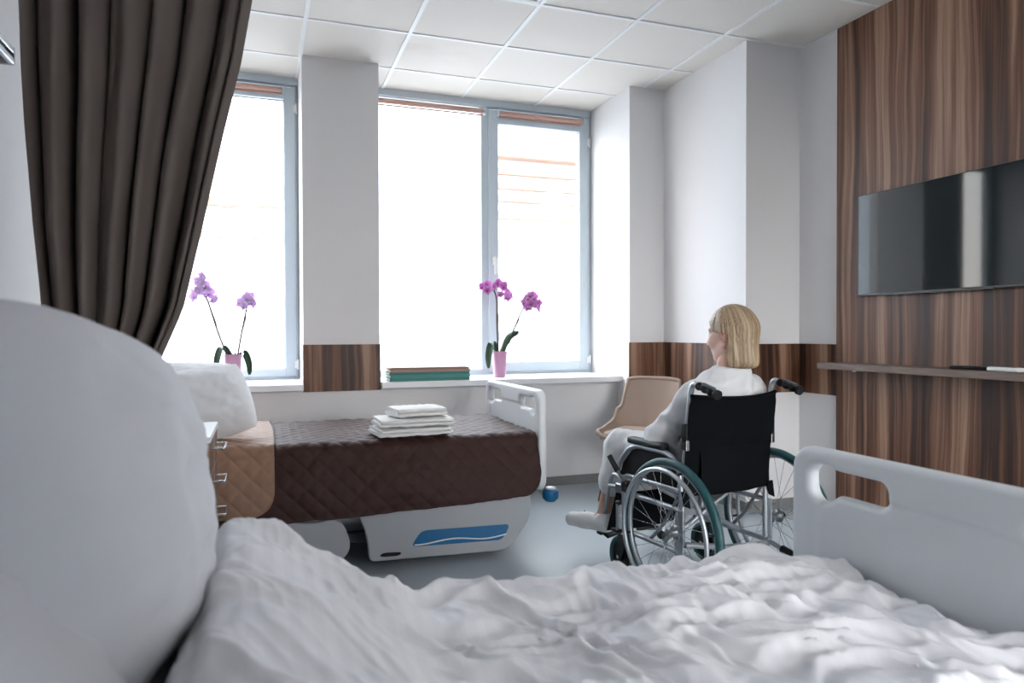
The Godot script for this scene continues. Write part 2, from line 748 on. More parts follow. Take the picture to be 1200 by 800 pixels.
func room() -> void:
	wall("floor", Vector3(XL - 0.15, -0.12, -5.35), Vector3(XR + 0.25, 0, ZF + 0.15), M.floor)
	wall("wall_left", Vector3(XL - 0.15, 0, -5.35), Vector3(XL, H + 0.02, ZF + 0.15), M.wall)
	# behind the camera: block and partition added for shade, window added as fill
	wall("added_shade_block", Vector3(XL, 0, -0.45), Vector3(-0.17, H + 0.02, ZF), M.wall)  # unseen block, added to keep the fill light off the near pillow
	wall("added_shade_partition", Vector3(-0.17, 0, 0.32), Vector3(1.0, H + 0.02, ZF), M.wall)  # also added out of view, hides the fill window from the pillow
	wall("wall_front", Vector3(XL, 0, ZF), Vector3(XR + 0.25, 0.45, ZF + 0.15), M.wall)
	wall("wall_front_lintel", Vector3(XL, 2.78, ZF), Vector3(XR + 0.25, H + 0.02, ZF + 0.15), M.wall)
	for q in [["wall_front_end", XL, 1.02], ["wall_front_side", 3.1, XR + 0.25]]:
		wall(q[0], Vector3(q[1], 0.45, ZF), Vector3(q[2], 2.78, ZF + 0.15), M.wall)
	wall("wall_right", Vector3(XR, 0, -3.63), Vector3(XR + 0.25, H + 0.02, ZF), M.wall)
	wall("wall_right_column", Vector3(2.829, 0, -4.575), Vector3(XR + 0.25, H + 0.02, -3.63), M.wall)
	wall("wall_right_niche", Vector3(2.541, 0, -5.35), Vector3(XR + 0.25, H + 0.02, -4.575), M.wall)
	wall("wall_back", Vector3(XL, 0, -5.35), Vector3(2.541, 0.752, -4.752), M.wall)
	wall("wall_back_pier", Vector3(0.255, 0.752, -5.35), Vector3(0.748, H + 0.02, -4.752), M.wall)
	# skirtings
	wall("baseboard_back", Vector3(XL, 0, -4.752), Vector3(2.541, 0.066, -4.742), M.base)
	wall("baseboard_right", Vector3(2.531, 0, -4.735), Vector3(2.541, 0.066, -4.565), M.base)
	wall("baseboard_right_niche", Vector3(2.541, 0, -4.575), Vector3(2.829, 0.066, -4.565), M.base)
	wall("baseboard_right_column", Vector3(2.819, 0, -4.565), Vector3(2.829, 0.066, -3.63), M.base)
	wall("baseboard_right_column_end", Vector3(2.819, 0, -3.63), Vector3(XR, 0.066, -3.62), M.base)
	wall("baseboard_right_wall", Vector3(XR - 0.01, 0, -3.62), Vector3(XR, 0.066, -3.302), M.base)
	wall("baseboard_left", Vector3(XL, 0, -4.735), Vector3(XL + 0.01, 0.066, -0.45), M.base)
	# walnut wall-guard bands at chair height
	var lo := 0.74
	var hi := 1.047
	wall("trim_1", Vector3(0.252, lo, -4.752), Vector3(0.751, hi, -4.744), M.wood)
	wall("trim_2", Vector3(2.533, lo, -4.575), Vector3(2.829, hi, -4.567), M.wood)
	wall("trim_3", Vector3(2.821, lo, -4.567), Vector3(2.829, hi, -3.63), M.wood)
	wall("trim_4", Vector3(2.821, lo, -3.63), Vector3(XR, hi, -3.622), M.wood)
	wall("trim_5", Vector3(XR - 0.008, lo, -3.622), Vector3(XR, hi, -3.302), M.wood)
	wall("trim_6", Vector3(XR - 0.02, 0.0, -3.302), Vector3(XR, H, -0.8), M.wood)
	# sills
	for s in [["trim_7", XL, 0.252], ["trim_8", 0.751, 2.541]]:
		var b := MB.new()
		b.rbox(Vector3((s[1] + s[2]) / 2, 0.7735, -4.955), Vector3(s[2] - s[1], 0.043, 0.55), 0.006, 2)
		structure(s[0], b.mesh(), M.sill)
	# suspended ceiling: slab, lay-in tiles and the bars between them
	var c := wall("ceiling", Vector3(XL - 0.15, H + 0.02, -5.35), Vector3(XR + 0.25, H + 0.14, ZF + 0.15), M.wall)
	var inv := c.transform.affine_inverse()
	var xs := [XL]
	var zs := [-5.25]
	for i in 6:
		xs.append(0.2502 + 0.6 * (i - 1))
	xs.append(XR)
	for j in 12:
		zs.append(-4.802 + 0.6 * j)
	zs.append(ZF)
	for i in xs.size() - 1:
		for j in zs.size() - 1:
			if i == 3 and j == 3:
				continue
			var s := span(Vector3(xs[i] + 0.011, H + 0.006, zs[j] + 0.011), Vector3(xs[i + 1] - 0.011, H + 0.019, zs[j + 1] - 0.011))
			part(c, "tile", s[0], M.tile, inv * s[1])
	for x in xs:
		var s := span(Vector3(x - 0.012, H, -5.25), Vector3(x + 0.012, H + 0.018, ZF))
		part(c, "grid_bar", s[0], M.bar, inv * s[1])
	for z in zs:
		for i in xs.size() - 1:
			var s := span(Vector3(xs[i] + 0.012, H + 0.0005, z - 0.012), Vector3(xs[i + 1] - 0.012, H + 0.018, z + 0.012))
			part(c, "grid_bar", s[0], M.bar, inv * s[1])
	var v := thing("air_vent", "dark louvred air vent set in the ceiling grid at the photo's top edge", "vent", Vector3(1.15, H + 0.006, -3.302))
	part(v, "frame", ring_box(0.57, 0.57, 0.012, 0.02), M.bar)
	part(v, "backing", box(Vector3(0.56, 0.004, 0.56)), M.plastic, at(Vector3(0, 0.010, 0)))
	for k in 14:
		part(v, "slat", box(Vector3(0.53, 0.003, 0.022)), M.bed_dark, Transform3D(Basis(Vector3.RIGHT, 0.3), Vector3(0, 0.003, -0.247 + k * 0.038)))
	# bed-head rail on the left wall
	var r := thing("wall_rail", "chrome equipment rail fixed high on the shaded left wall", "rail", Vector3(XL, 1.985, -1.75))
	part(r, "body", rb(Vector3(0.05, 0.05, 1.66), 0.006), M.plastic, at(Vector3(0.027, 0, 0)))
	for y in [-0.018, 0.016]:
		part(r, "chrome_strip", rb(Vector3(0.016, 0.02, 1.66), 0.004), M.chrome, at(Vector3(0.058, y, 0)))
	part(r, "end_cap", rb(Vector3(0.064, 0.056, 0.012), 0.004), M.steel, at(Vector3(0.034, 0, -0.835)))


func ring_box(w: float, d: float, hgt: float, rim: float) -> ArrayMesh:
	var b := MB.new()
	for s: float in [-1.0, 1.0]:
		b.rbox(Vector3(0, 0, s * (d - rim) / 2), Vector3(w, hgt, rim), 0.002)
		b.rbox(Vector3(s * (w - rim) / 2, 0, 0), Vector3(rim, hgt, d - 2 * rim), 0.002)
	return b.mesh()


# a rectangular profile frame in the plane of the window, mitre-less
func sash(lo: Vector2, hi: Vector2, rims: Array, z0: float, z1: float) -> ArrayMesh:
	# rims: left, right, bottom, top
	var b := MB.new()
	var zc := (z0 + z1) / 2
	var d := absf(z1 - z0)
	b.rbox(Vector3(lo.x + rims[0] / 2, (lo.y + hi.y) / 2, zc), Vector3(rims[0], hi.y - lo.y, d), 0.006, 2)
	b.rbox(Vector3(hi.x - rims[1] / 2, (lo.y + hi.y) / 2, zc), Vector3(rims[1], hi.y - lo.y, d), 0.006, 2)
	var x0: float = lo.x + rims[0] - 0.003
	var x1: float = hi.x - rims[1] + 0.003
	b.rbox(Vector3((x0 + x1) / 2, lo.y + rims[2] / 2, zc), Vector3(x1 - x0, rims[2], d - 0.0006), 0.006, 2)
	b.rbox(Vector3((x0 + x1) / 2, hi.y - rims[3] / 2, zc), Vector3(x1 - x0, rims[3], d - 0.0006), 0.006, 2)
	return b.mesh()


func pane(parent: Node, lo: Vector2, hi: Vector2, z: float) -> void:
	part(parent, "pane", box(Vector3(hi.x - lo.x, hi.y - lo.y, 0.004)), M.glass, at(Vector3((lo.x + hi.x) / 2, (lo.y + hi.y) / 2, z)))
	var b := MB.new()
	var w := 0.006
	for q in [[lo.x, hi.x, lo.y, lo.y + w], [lo.x, hi.x, hi.y - w, hi.y], [lo.x, lo.x + w, lo.y, hi.y], [hi.x - w, hi.x, lo.y, hi.y]]:
		b.rbox(Vector3((q[0] + q[1]) / 2, (q[2] + q[3]) / 2, z + 0.006), Vector3(q[1] - q[0], q[3] - q[2], 0.006), 0.001)
	part(parent, "gasket", b.mesh(), M.gasket)


func hinge(parent: Node, x: float, y: float) -> void:
	var b := MB.new()
	b.tube(PackedVector3Array([Vector3(x, y - 0.035, -5.197), Vector3(x, y + 0.035, -5.197)]), 0.008, 10)
	b.rbox(Vector3(x - 0.012, y, -5.203), Vector3(0.02, 0.05, 0.008), 0.002)
	part(parent, "hinge", b.mesh(), M.bar)


func windows() -> void:
	var y0 := 0.795
	# left window, mostly behind the curtain
	var w := structure("window_1", sash(Vector2(XL, y0), Vector2(0.255, H + 0.02), [0.05, 0.045, 0.05, 0.075], -5.29, -5.222), M.frame)
	var s := part(w, "sash", sash(Vector2(XL + 0.04, y0 + 0.022), Vector2(0.236, 2.845), [0.08, 0.078, 0.056, 0.085], -5.27, -5.204), M.frame)
	pane(s, Vector2(XL + 0.12, y0 + 0.076), Vector2(0.16, 2.762), -5.245)
	for y in [0.90, 2.70]:
		hinge(w, 0.242, y)
	# right window: fixed light and opening sash
	w = structure("window_2", sash(Vector2(0.60, y0), Vector2(2.541, H + 0.02), [0.06, 0.045, 0.045, 0.075], -5.29, -5.222), M.frame)
	part(w, "mullion", rb(Vector3(0.075, 2.03, 0.066), 0.006, 2), M.frame, at(Vector3(1.645, y0 + 1.045, -5.2565)))
	pane(w, Vector2(0.65, y0 + 0.040), Vector2(1.612, 2.845), -5.255)
	s = part(w, "sash", sash(Vector2(1.665, y0 + 0.022), Vector2(2.516, 2.845), [0.078, 0.082, 0.075, 0.105], -5.27, -5.204), M.frame)
	pane(s, Vector2(1.738, y0 + 0.092), Vector2(2.438, 2.745), -5.245)
	for y in [0.90, 2.66]:
		hinge(w, 2.524, y)
	var b := MB.new()
	b.rbox(Vector3(1.705, 1.68, -5.2), Vector3(0.026, 0.07, 0.01), 0.004, 2)
	b.tube(PackedVector3Array([Vector3(1.705, 1.69, -5.2), Vector3(1.705, 1.69, -5.165)]), 0.008, 10)
	b.rbox(Vector3(1.705, 1.635, -5.165), Vector3(0.02, 0.13, 0.014), 0.006, 2)
	part(s, "handle", b.mesh(), M.white_plastic)
	w = structure("window_3", sash(Vector2(1.02, 0.45), Vector2(3.1, 2.78), [0.06, 0.06, 0.06, 0.06], ZF + 0.05, ZF + 0.11), M.frame)  # unseen window added behind the camera to fill the room-facing surfaces
	part(w, "mullion", rb(Vector3(0.08, 2.22, 0.06), 0.006, 2), M.frame, at(Vector3(2.06, 1.615, ZF + 0.08)))
	pane(w, Vector2(1.07, 0.50), Vector2(2.025, 2.73), ZF + 0.08)
	pane(w, Vector2(2.095, 0.50), Vector2(3.05, 2.73), ZF + 0.08)
	wall("trim_9", Vector3(XL, H - 0.045, -5.222), Vector3(0.255, H + 0.02, -5.205), M.frame)
	wall("trim_10", Vector3(0.748, H - 0.045, -5.222), Vector3(2.541, H + 0.02, -5.205), M.frame)
	# rolled-up blinds
	blind(-0.68, 0.155, "rolled-up rose-beige blind at the top of the window by the curtain")
	blind(0.72, 1.625, "rolled-up rose-beige blind above the wide fixed pane")
	blind(1.735, 2.455, "rolled-up rose-beige blind above the right-hand sash with the handle")


func blind(x0: float, x1: float, label: String) -> void:
	var o := thing("roller_blind", label, "blind", Vector3((x0 + x1) / 2, 2.815, -5.178), 0.0, "rolled blinds on the windows")
	var w := x1 - x0
	var b := MB.new()
	b.tube(PackedVector3Array([Vector3(-w / 2 + 0.012, 0, 0), Vector3(w / 2 - 0.012, 0, 0)]), 0.019, 16)
	part(o, "fabric_roll", b.mesh(), M.blind)
	part(o, "bottom_bar", rb(Vector3(w - 0.03, 0.012, 0.01), 0.003), M.blind, at(Vector3(0, -0.026, -0.012)))
	for s: float in [-1.0, 1.0]:
		part(o, "end_bracket", rb(Vector3(0.012, 0.052, 0.046), 0.004), M.frame, at(Vector3(s * w / 2, 0, -0.002)))


# ---------------------------------------------------------------- curtain between the beds
func curtain() -> void:
	var nu := 420
	var nv := 72
	var n := FastNoiseLite.new()
	n.seed = 4
	n.frequency = 1.0
	n.fractal_octaves = 2
	var rows := []
	var ys := [0.02, 0.55, 0.80, 0.995, 1.199, 1.449, 1.722, 1.966, 2.194, 2.9]
	var right := [-0.33, -0.37, -0.36, -0.31, -0.226, -0.170, -0.112, -0.055, -0.016, 0.06]
	var left := [-0.66, -0.63, -0.585, -0.585, -0.60, -0.622, -0.638, -0.645, -0.65, -0.655]
	for i in nv + 1:
		var y := lerpf(H - 0.032, 0.02, float(i) / nv)
		var xl := line(y, ys, left)
		var xr := line(y, ys, right)
		var wide := (xr - xl) / 0.68
		var ring := PackedVector3Array()
		for j in nu + 1:
			var u := float(j) / nu
			var warp := u + 0.030 * n.get_noise_2d(u * 7.0, 3.0) + 0.010 * n.get_noise_2d(u * 9.0, y * 0.7 + 9.0)
			var ph := warp * TAU * 6.3 + 0.9
			var amp := 0.058 + 0.022 * n.get_noise_2d(u * 8.0 + 20.0, y * 0.25)
			var deep := lerpf(1.25, 1.0, wide)
			var face := cos(ph / 2.0)
			var fold := 2.4 * pow(face * face + 0.0015, 0.23) - 1.6 + 0.10 * sin(2.0 * ph + 0.7 + y)
			var lean := sin(ph)
			var x := lerpf(xl, xr, u) + lean * 0.013 * wide * sin(PI * clampf(u, 0.02, 0.98))
			var z := -2.42 + fold * amp * deep + 0.02 * n.get_noise_2d(u * 3.0, y * 1.5 + 40.0)
			if u > 0.945:
				z = lerpf(z, -2.345 - (u - 0.945) * 0.3, clampf((u - 0.945) / 0.012, 0, 1))
			ring.append(Vector3(x, y, z))
		rows.append(ring)
	var b := MB.new()
	b.sheet(rows, 0.0025, true, 6.0, 6.0)
	var o := thing("privacy_curtain", "heavy taupe curtain drawn back in deep folds beside the near bed", "curtain", Vector3.ZERO)
	part(o, "cloth", b.mesh(), M.curtain)
	for k in 9:
		var h := MB.new()
		h.tube(PackedVector3Array([Vector3(-0.62 + k * 0.08, H - 0.035, -2.42), Vector3(-0.62 + k * 0.08, H - 0.018, -2.42)]), 0.004, 6)
		part(o, "hook", h.mesh(), M.white_plastic)
	var t := MB.new()
	var loop := PackedVector3Array()
	for k in 24:
		var a := TAU * k / 24
		loop.append(Vector3(-0.475 + cos(a) * 0.125, 0.76 + 0.02 * cos(a), -2.42 + sin(a) * 0.098))
	t.tube(loop, 0.012, 8, true, true, 2.2)
	part(o, "tie_band", t.mesh(), M.curtain)
	var r := MB.new()
	r.rbox(Vector3(1.22, H - 0.008, -2.42), Vector3(3.98, 0.016, 0.02), 0.003)
	solo("curtain_track", "white ceiling track that carries the taupe curtain", "track", r.mesh(), M.bar)


# ---------------------------------------------------------------- beds
func board(h: Vector3, holes: bool) -> ArrayMesh:
	# moulded end board standing in the plane of z (width) and y (height); base at y = 0
	var b := MB.new()
	var w := h.z / 2
	var f := func(p: Vector3) -> float:
		var q := Vector2(p.z, p.y - h.y / 2)
		var d := rrect(q, Vector2(w, h.y / 2), 0.065)
		var rim := d
		if holes:
			var s := Vector2(absf(p.z), p.y)
			# grip hole: deeper at its outer end, shallower towards the middle
			var a := rrect(s - Vector2(w - 0.19, h.y - 0.080), Vector2(0.118, 0.030), 0.028)
			var c := rrect(s - Vector2(w - 0.105, h.y - 0.092), Vector2(0.034, 0.042), 0.026)
			d = maxf(d, -smin(a, c, 0.03))
		var half := h.x / 2
		# slightly thinner panel inside the rim
		if rim < -0.085:
			half -= minf(0.007, (-0.085 - rim) * 0.5)
		var e := Vector2(d + 0.017, absf(p.x) - half + 0.017)
		return Vector2(maxf(e.x, 0), maxf(e.y, 0)).length() + minf(maxf(e.x, e.y), 0.0) - 0.017
	nets(b, f, Vector3(-h.x / 2 - 0.012, -0.012, -w - 0.012), Vector3(h.x / 2 + 0.012, h.y + 0.012, w + 0.012), 0.0075)
	return b.mesh()


func outline_panel(pts: Array, d := 0.035, bevel := 0.005) -> ArrayMesh:
	var p := PackedVector3Array()
	for q in pts:
		p.append(Vector3(q[0], q[1], 0))
	var s := bent(PackedVector3Array([p[p.size() - 1]]) + p + PackedVector3Array([p[0]]), 0.03, 4)
	var o := PackedVector2Array()
	for i in range(1, s.size() - 1):
		var q := Vector2(s[i].x, s[i].y)
		if o.is_empty() or (o[o.size() - 1].distance_to(q) > 0.003 and o[0].distance_to(q) > 0.003):
			o.append(q)
	var b := MB.new()
	b.prism(o, d, Transform3D.IDENTITY, bevel)
	return b.mesh()


func bed_frame(label: String, zc: float, panels: bool) -> Node3D:
	var o := thing("hospital_bed", label, "bed", Vector3(0.35, 0, zc))
	part(o, "footboard", board_mesh, M.bed, at(Vector3(1.02, 0.30, 0)))
	part(o, "headboard", board_mesh, M.bed, at(Vector3(-1.04, 0.36, 0)))
	var f := MB.new()
	for s: float in [-1.0, 1.0]:
		f.rbox(Vector3(-0.01, 0.34, s * 0.40), Vector3(2.0, 0.06, 0.035), 0.006)
	for x in [-0.98, -0.5, 0.0, 0.5, 0.96]:
		f.rbox(Vector3(x, 0.34, 0), Vector3(0.04, 0.04, 0.77), 0.005)
	part(o, "deck_frame", f.mesh(), M.bed)
	var c := MB.new()
	for s: float in [-1.0, 1.0]:
		c.rbox(Vector3(0, 0.115, s * 0.30), Vector3(1.7, 0.05, 0.05), 0.006)
	for x in [-0.6, 0.6]:
		c.rbox(Vector3(x, 0.20, 0), Vector3(0.10, 0.22, 0.5), 0.008)
		c.rbox(Vector3(x, 0.115, 0), Vector3(0.06, 0.05, 0.58), 0.005)
	part(o, "undercarriage", c.mesh(), M.bed_dark)
	for x in [-0.78, 0.78]:
		for s: float in [-1.0, 1.0]:
			var w := MB.new()
			w.lathe(PackedVector2Array([Vector2(0, -0.02), Vector2(0.045, -0.02), Vector2(0.06, -0.008), Vector2(0.06, 0.008), Vector2(0.045, 0.02), Vector2(0, 0.02)]), 20, Transform3D(Basis(Vector3.RIGHT, PI / 2), Vector3(x, 0.061, s * 0.26)))
			var k := part(o, "castor", w.mesh(), M.rubber)
			part(k, "fork", rb(Vector3(0.05, 0.06, 0.05), 0.006), M.bed_dark, at(Vector3(x, 0.10, s * 0.26)))
	for s: float in [-1.0, 1.0]:
		var w := MB.new()
		var x := Transform3D(Basis.IDENTITY, Vector3(1.045, 0.292, s * 0.50))
		w.lathe(PackedVector2Array([Vector2(0, -0.035), Vector2(0.026, -0.035), Vector2(0.042, -0.018), Vector2(0.042, 0.018), Vector2(0.032, 0.026), Vector2(0, 0.026)]), 24, x)
		var k := part(o, "corner_bumper", w.mesh(), M.blue)
		var d := MB.new()
		d.lathe(PackedVector2Array([Vector2(0, 0.026), Vector2(0.026, 0.026), Vector2(0.026, 0.036), Vector2(0.020, 0.038), Vector2(0, 0.038)]), 20, x)
		d.rbox(Vector3(1.02, 0.296, s * 0.465), Vector3(0.03, 0.02, 0.06), 0.004)
		part(k, "bumper_cap", d.mesh(), M.bed)
	if panels:
		for s in [1.0, -1.0]:
			var flip := Transform3D(Basis.from_scale(Vector3(1, 1, s)), Vector3(-0.35, 0, s * 0.468))
			var p := part(o, "side_panel", outline_panel([[0.452, 0.193], [0.467, 0.12], [0.469, 0.045], [1.125, 0.028], [1.18, 0.048], [1.27, 0.165], [1.286, 0.21], [1.286, 0.33], [0.40, 0.33]]), M.panel, flip)
			# moulded finger slot, blue inlay and its white wave
			part(p, "slot", outline_panel([[0.515, 0.064], [0.531, 0.083], [0.628, 0.077], [0.612, 0.06]], 0.002, 0.0005), M.rubber, at(Vector3(0, 0, 0.0345)))
			part(p, "blue_inlay", outline_panel([[0.667, 0.096], [0.719, 0.170], [1.175, 0.160], [1.133, 0.084]], 0.003, 0.001), M.blue, at(Vector3(0, 0, 0.034)))
			var b := MB.new()
			var r := []
			for k in 2:
				var q := PackedVector3Array()
				for i in 41:
					var t := float(i) / 40
					var y := 0.109 + 0.0075 * sin(t * TAU * 1.35 - 1.9) - 0.004 * t + 0.012 * maxf(0, t - 0.8) + 0.006 * k
					q.append(Vector3(lerpf(0.685, 1.150, t), y, 0))
				r.append(q)
			b.sheet(r, 0.003)
			part(p, "white_wave", b.mesh(), M.bed, at(Vector3(0, 0, 0.040)))
			part(o, "side_panel", outline_panel([[-0.50, 0.10], [-0.46, 0.07], [0.33, 0.062], [0.372, 0.09], [0.386, 0.141], [0.355, 0.235], [0.305, 0.268], [0.222, 0.250], [0.08, 0.272], [-0.2, 0.30], [-0.46, 0.30], [-0.50, 0.26]]), M.panel, flip)
	return o


var board_mesh: ArrayMesh


# section of a spread over a mattress: s runs from the far hem over the top to the near hem
func over_bed(s: float, top: float, half: float, rad: float, out: float) -> Array:
	# returns [z, y, nz, ny]
	var flat := half - rad
	var q := absf(s)
	var sg := signf(s)
	if q < flat:
		return [s, top, 0.0, 1.0]
	var arc := (q - flat) / rad
	if arc < PI / 2:
		return [sg * (flat + sin(arc) * rad), top - rad + cos(arc) * rad, sg * sin(arc), cos(arc)]
	var down := q - flat - rad * PI / 2
	return [sg * (half + out * (1.0 - exp(-down * 6.0))), top - rad - down, sg, 0.0]


func far_bed() -> void:
	board_mesh = board(Vector3(0.046, 0.525, 0.93), true)
	bed_frame("white hospital bed under the brown quilted spread by the window", -3.84, true)
	var m := MB.new()
	m.rbox(Vector3(0.36, 0.48, -3.84), Vector3(1.92, 0.215, 0.86), 0.05, 4)
	solo("mattress", "mattress under the brown quilted bedspread", "mattress", m.mesh(), M.linen)
	var n := FastNoiseLite.new()
	n.seed = 9
	n.frequency = 1.0
	n.fractal_octaves = 2
	var o := thing("bedspread", "quilted chocolate-brown bedspread with a tan turned-back end", "bedspread", Vector3.ZERO)
	for layer in 2:
		var x0 := -0.60
		var x1 := 1.335 if layer == 0 else 0.055
		var nx := 270 if layer == 0 else 100
		var ns := 210
		var top := 0.607 if layer == 0 else 0.617
		var rows := []
		for i in nx + 1:
			var x := lerpf(x0, x1, float(i) / nx)
			# hem heights; the corners are cut round
			var hem := 0.272 + 0.030 * maxf(0, (x - 0.4)) / 0.9 + 0.004 * n.get_noise_2d(x * 5.0, 3.0)
			var rr := 0.11
			if layer == 1:
				hem = 0.312
				rr = 0.10
			var e := x1 - x
			if e < rr:
				hem += rr - sqrt(maxf(0.0, rr * rr - (rr - e) * (rr - e)))
			var half := 0.470 + 0.010 * layer
			var rad := 0.055
			var len_ := half - rad + rad * PI / 2 + (top - rad - hem)
			var row := PackedVector3Array()
			for j in ns + 1:
				var s := lerpf(-len_, len_, float(j) / ns)
				var q := over_bed(s, top, half, rad, 0.088 + 0.012 * layer)
				# quilting: raised diamonds between two sets of stitched lines
				var d := 0.092
				var a := absf(sin(PI * (x + s) / d))
				var b := absf(sin(PI * (x - s) / d))
				var puff := 0.0065 * pow(minf(a, b), 0.55)
				var slack := 0.006 * n.get_noise_2d(x * 3.0, s * 3.0) + 0.010 * n.get_noise_2d(x * 2.2 + 9.0, s * 1.6) * clampf((absf(s) - 0.42) * 4.0, 0.0, 1.0)
				var k := puff + slack
				row.append(Vector3(x + (0.0 if layer == 0 else -0.02 * clampf((-s - 0.1) * 2.0, 0, 1)), q[1] + q[3] * k, -3.84 + q[0] + q[2] * k))
			rows.append(row)
		var mb := MB.new()
		mb.sheet(rows, 0.006, true)
		part(o, "brown_cover" if layer == 0 else "turned_back_end", mb.mesh(), M.brown if layer == 0 else M.tan)
		# piped edge
		var pipe := PackedVector3Array()
		if layer == 1:
			for j in ns + 1:
				pipe.append(rows[nx][j])
			for i in range(nx - 1, 0, -2):
				pipe.append(rows[i][ns])
			var pm := MB.new()
			pm.tube(pipe, 0.005, 6)
			part(o, "piped_edge", pm.mesh(), M.brown)
	# pillows at the head
	pillow("white pillow standing at the head of the brown bed, in front", Vector3(-0.30, 0.785, -3.60), Vector3(0.56, 0.37, 0.19), Basis(Vector3.UP, 0.35) * Basis(Vector3.RIGHT, -0.42) * Basis(Vector3.BACK, 0.16), 3, M.linen, 0.012)
	pillow("white pillow at the head of the brown bed, half hidden behind the other", Vector3(-0.40, 0.80, -3.95), Vector3(0.60, 0.40, 0.2), Basis(Vector3.UP, 0.25) * Basis(Vector3.RIGHT, -0.5), 5, M.linen, 0.012)
	towels()


func pillow(label: String, p: Vector3, size: Vector3, turn: Basis, seed_: int, m: Material, crease := 0.008, plump := 0.72) -> void:
	var n := FastNoiseLite.new()
	n.seed = seed_
	n.frequency = 1.0
	n.fractal_octaves = 3
	var b := MB.new()
	var k := 64
	for side in [1.0, -1.0]:
		var rows := []
		for i in k + 1:
			var row := PackedVector3Array()
			for j in k + 1:
				var u := sin((float(i) / k - 0.5) * PI)
				var w := sin((float(j) / k - 0.5) * PI)
				var fu := pow(maxf(0.0, 1.0 - pow(absf(u), 2.4)), plump)
				var fw := pow(maxf(0.0, 1.0 - pow(absf(w), 2.4)), plump)
				var round_ := 1.0 - 0.10 * pow(absf(u * w), 2.0)
				var x := u * round_ * (1.0 - 0.02 * (1.0 - w * w)) * size.x / 2
				var y := w * round_ * (1.0 - 0.02 * (1.0 - u * u)) * size.y / 2
				var th := fu * fw
				var rad := n.get_noise_2d(u * 2.2 + side * 9.0, w * 2.2) + 0.8 * n.get_noise_2d(atan2(w, u) * 2.6, 7.0 + side) * clampf(Vector2(u, w).length() - 0.35, 0, 1)
				row.append(p + turn * Vector3(x, y, side * (th * size.z / 2 + crease * rad * th)))
			rows.append(row)
		b.grid(rows, false, side < 0)
	solo("pillow", label, "pillow", b.mesh(), m, Transform3D.IDENTITY, "white bed pillows")


func towels() -> void:
	var n := FastNoiseLite.new()
	n.seed = 17
	n.frequency = 1.0
	n.fractal_octaves = 2
	var specs := [
		["folded white towel at the bottom of the stack on the brown bed", Vector3(0.700, 0.640, -3.50), Vector3(0.36, 0.036, 0.26), 0.10],
		["folded white towel in the middle of the stack on the brown bed", Vector3(0.715, 0.684, -3.505), Vector3(0.37, 0.036, 0.25), 0.02],
		["smaller folded white towel on top of the stack on the brown bed", Vector3(0.735, 0.730, -3.52), Vector3(0.26, 0.040, 0.20), 0.16],
	]
	for q in specs:
		var o := thing("folded_towel", q[0], "towel", q[1], q[3], "folded towels on the brown bed")
		var b := MB.new()
		var size: Vector3 = q[2]
		# each towel is folded over: two thick layers with round folds
		for layer in 2:
			var t := size.y / 2.0
			var y := -size.y / 2 + t * (layer + 0.5)
			var rows := []
			for i in 25:
				var u := float(i) / 24 - 0.5
				var ring := PackedVector3Array()
				for j in 36:
					var a := TAU * j / 36
					var cx := signf(cos(a)) * pow(absf(cos(a)), 0.35)
					var cy := signf(sin(a)) * pow(absf(sin(a)), 0.6)
					var inset := 0.006 * layer - 0.004 * n.get_noise_2d(u * 6.0, layer * 5.0)
					var endpinch := 1.0 - 0.25 * pow(absf(u) * 2.0, 10.0)
					var lump := 0.004 * n.get_noise_2d(u * 7.0 + q[1].y * 40.0, cx * 2.0 + layer * 3.0)
					ring.append(Vector3(u * (size.x - inset * 2), y + lump + cy * t * 0.60 * endpinch, cx * (size.z / 2 - inset * 0.6)))
				rows.append(ring)
			b.grid(rows, true, true)
			b.fan(rows[0], Vector3.LEFT)
			b.fan(rows[24], Vector3.RIGHT)
		part(o, "layers", b.mesh(), M.towel)


func near_bed() -> void:
	bed_frame("white hospital bed in the foreground with a grip-holed footboard", -1.075, false)
	# mattress with the head end raised
	var rows := []
	var prof := [[-0.56, 1.02], [-0.40, 0.86], [-0.22, 0.70], [-0.08, 0.585], [0.05, 0.52], [0.3, 0.50], [0.8, 0.50], [1.325, 0.50]]
	for q in prof:
		var row := PackedVector3Array()
		for j in 13:
			var w := float(j) / 12 - 0.5
			row.append(Vector3(q[0], q[1] - 0.02 * pow(absf(w) * 2, 8.0), -1.075 + w * 0.88))
		rows.append(row)
	var b := MB.new()
	b.sheet(rows, 0.13, true)
	solo("mattress", "mattress with raised head end under the white duvet", "mattress", b.mesh(), M.sheet)
	duvet()
	pillow("large white pillow filling the left foreground on the raised bed head", Vector3(-0.285, 0.875, -1.16), Vector3(0.72, 0.57, 0.42), Basis(Vector3.UP, PI / 2) * Basis(Vector3.RIGHT, -0.12) * Basis(Vector3.BACK, -0.12), 21, M.linen, 0.018, 0.5)
	pillow("white pillow lying beneath the large foreground pillow", Vector3(-0.365, 0.825, -0.84), Vector3(0.58, 0.60, 0.27), Basis(Vector3.UP, PI / 2) * Basis(Vector3.RIGHT, -0.80), 23, M.linen, 0.012, 0.6)


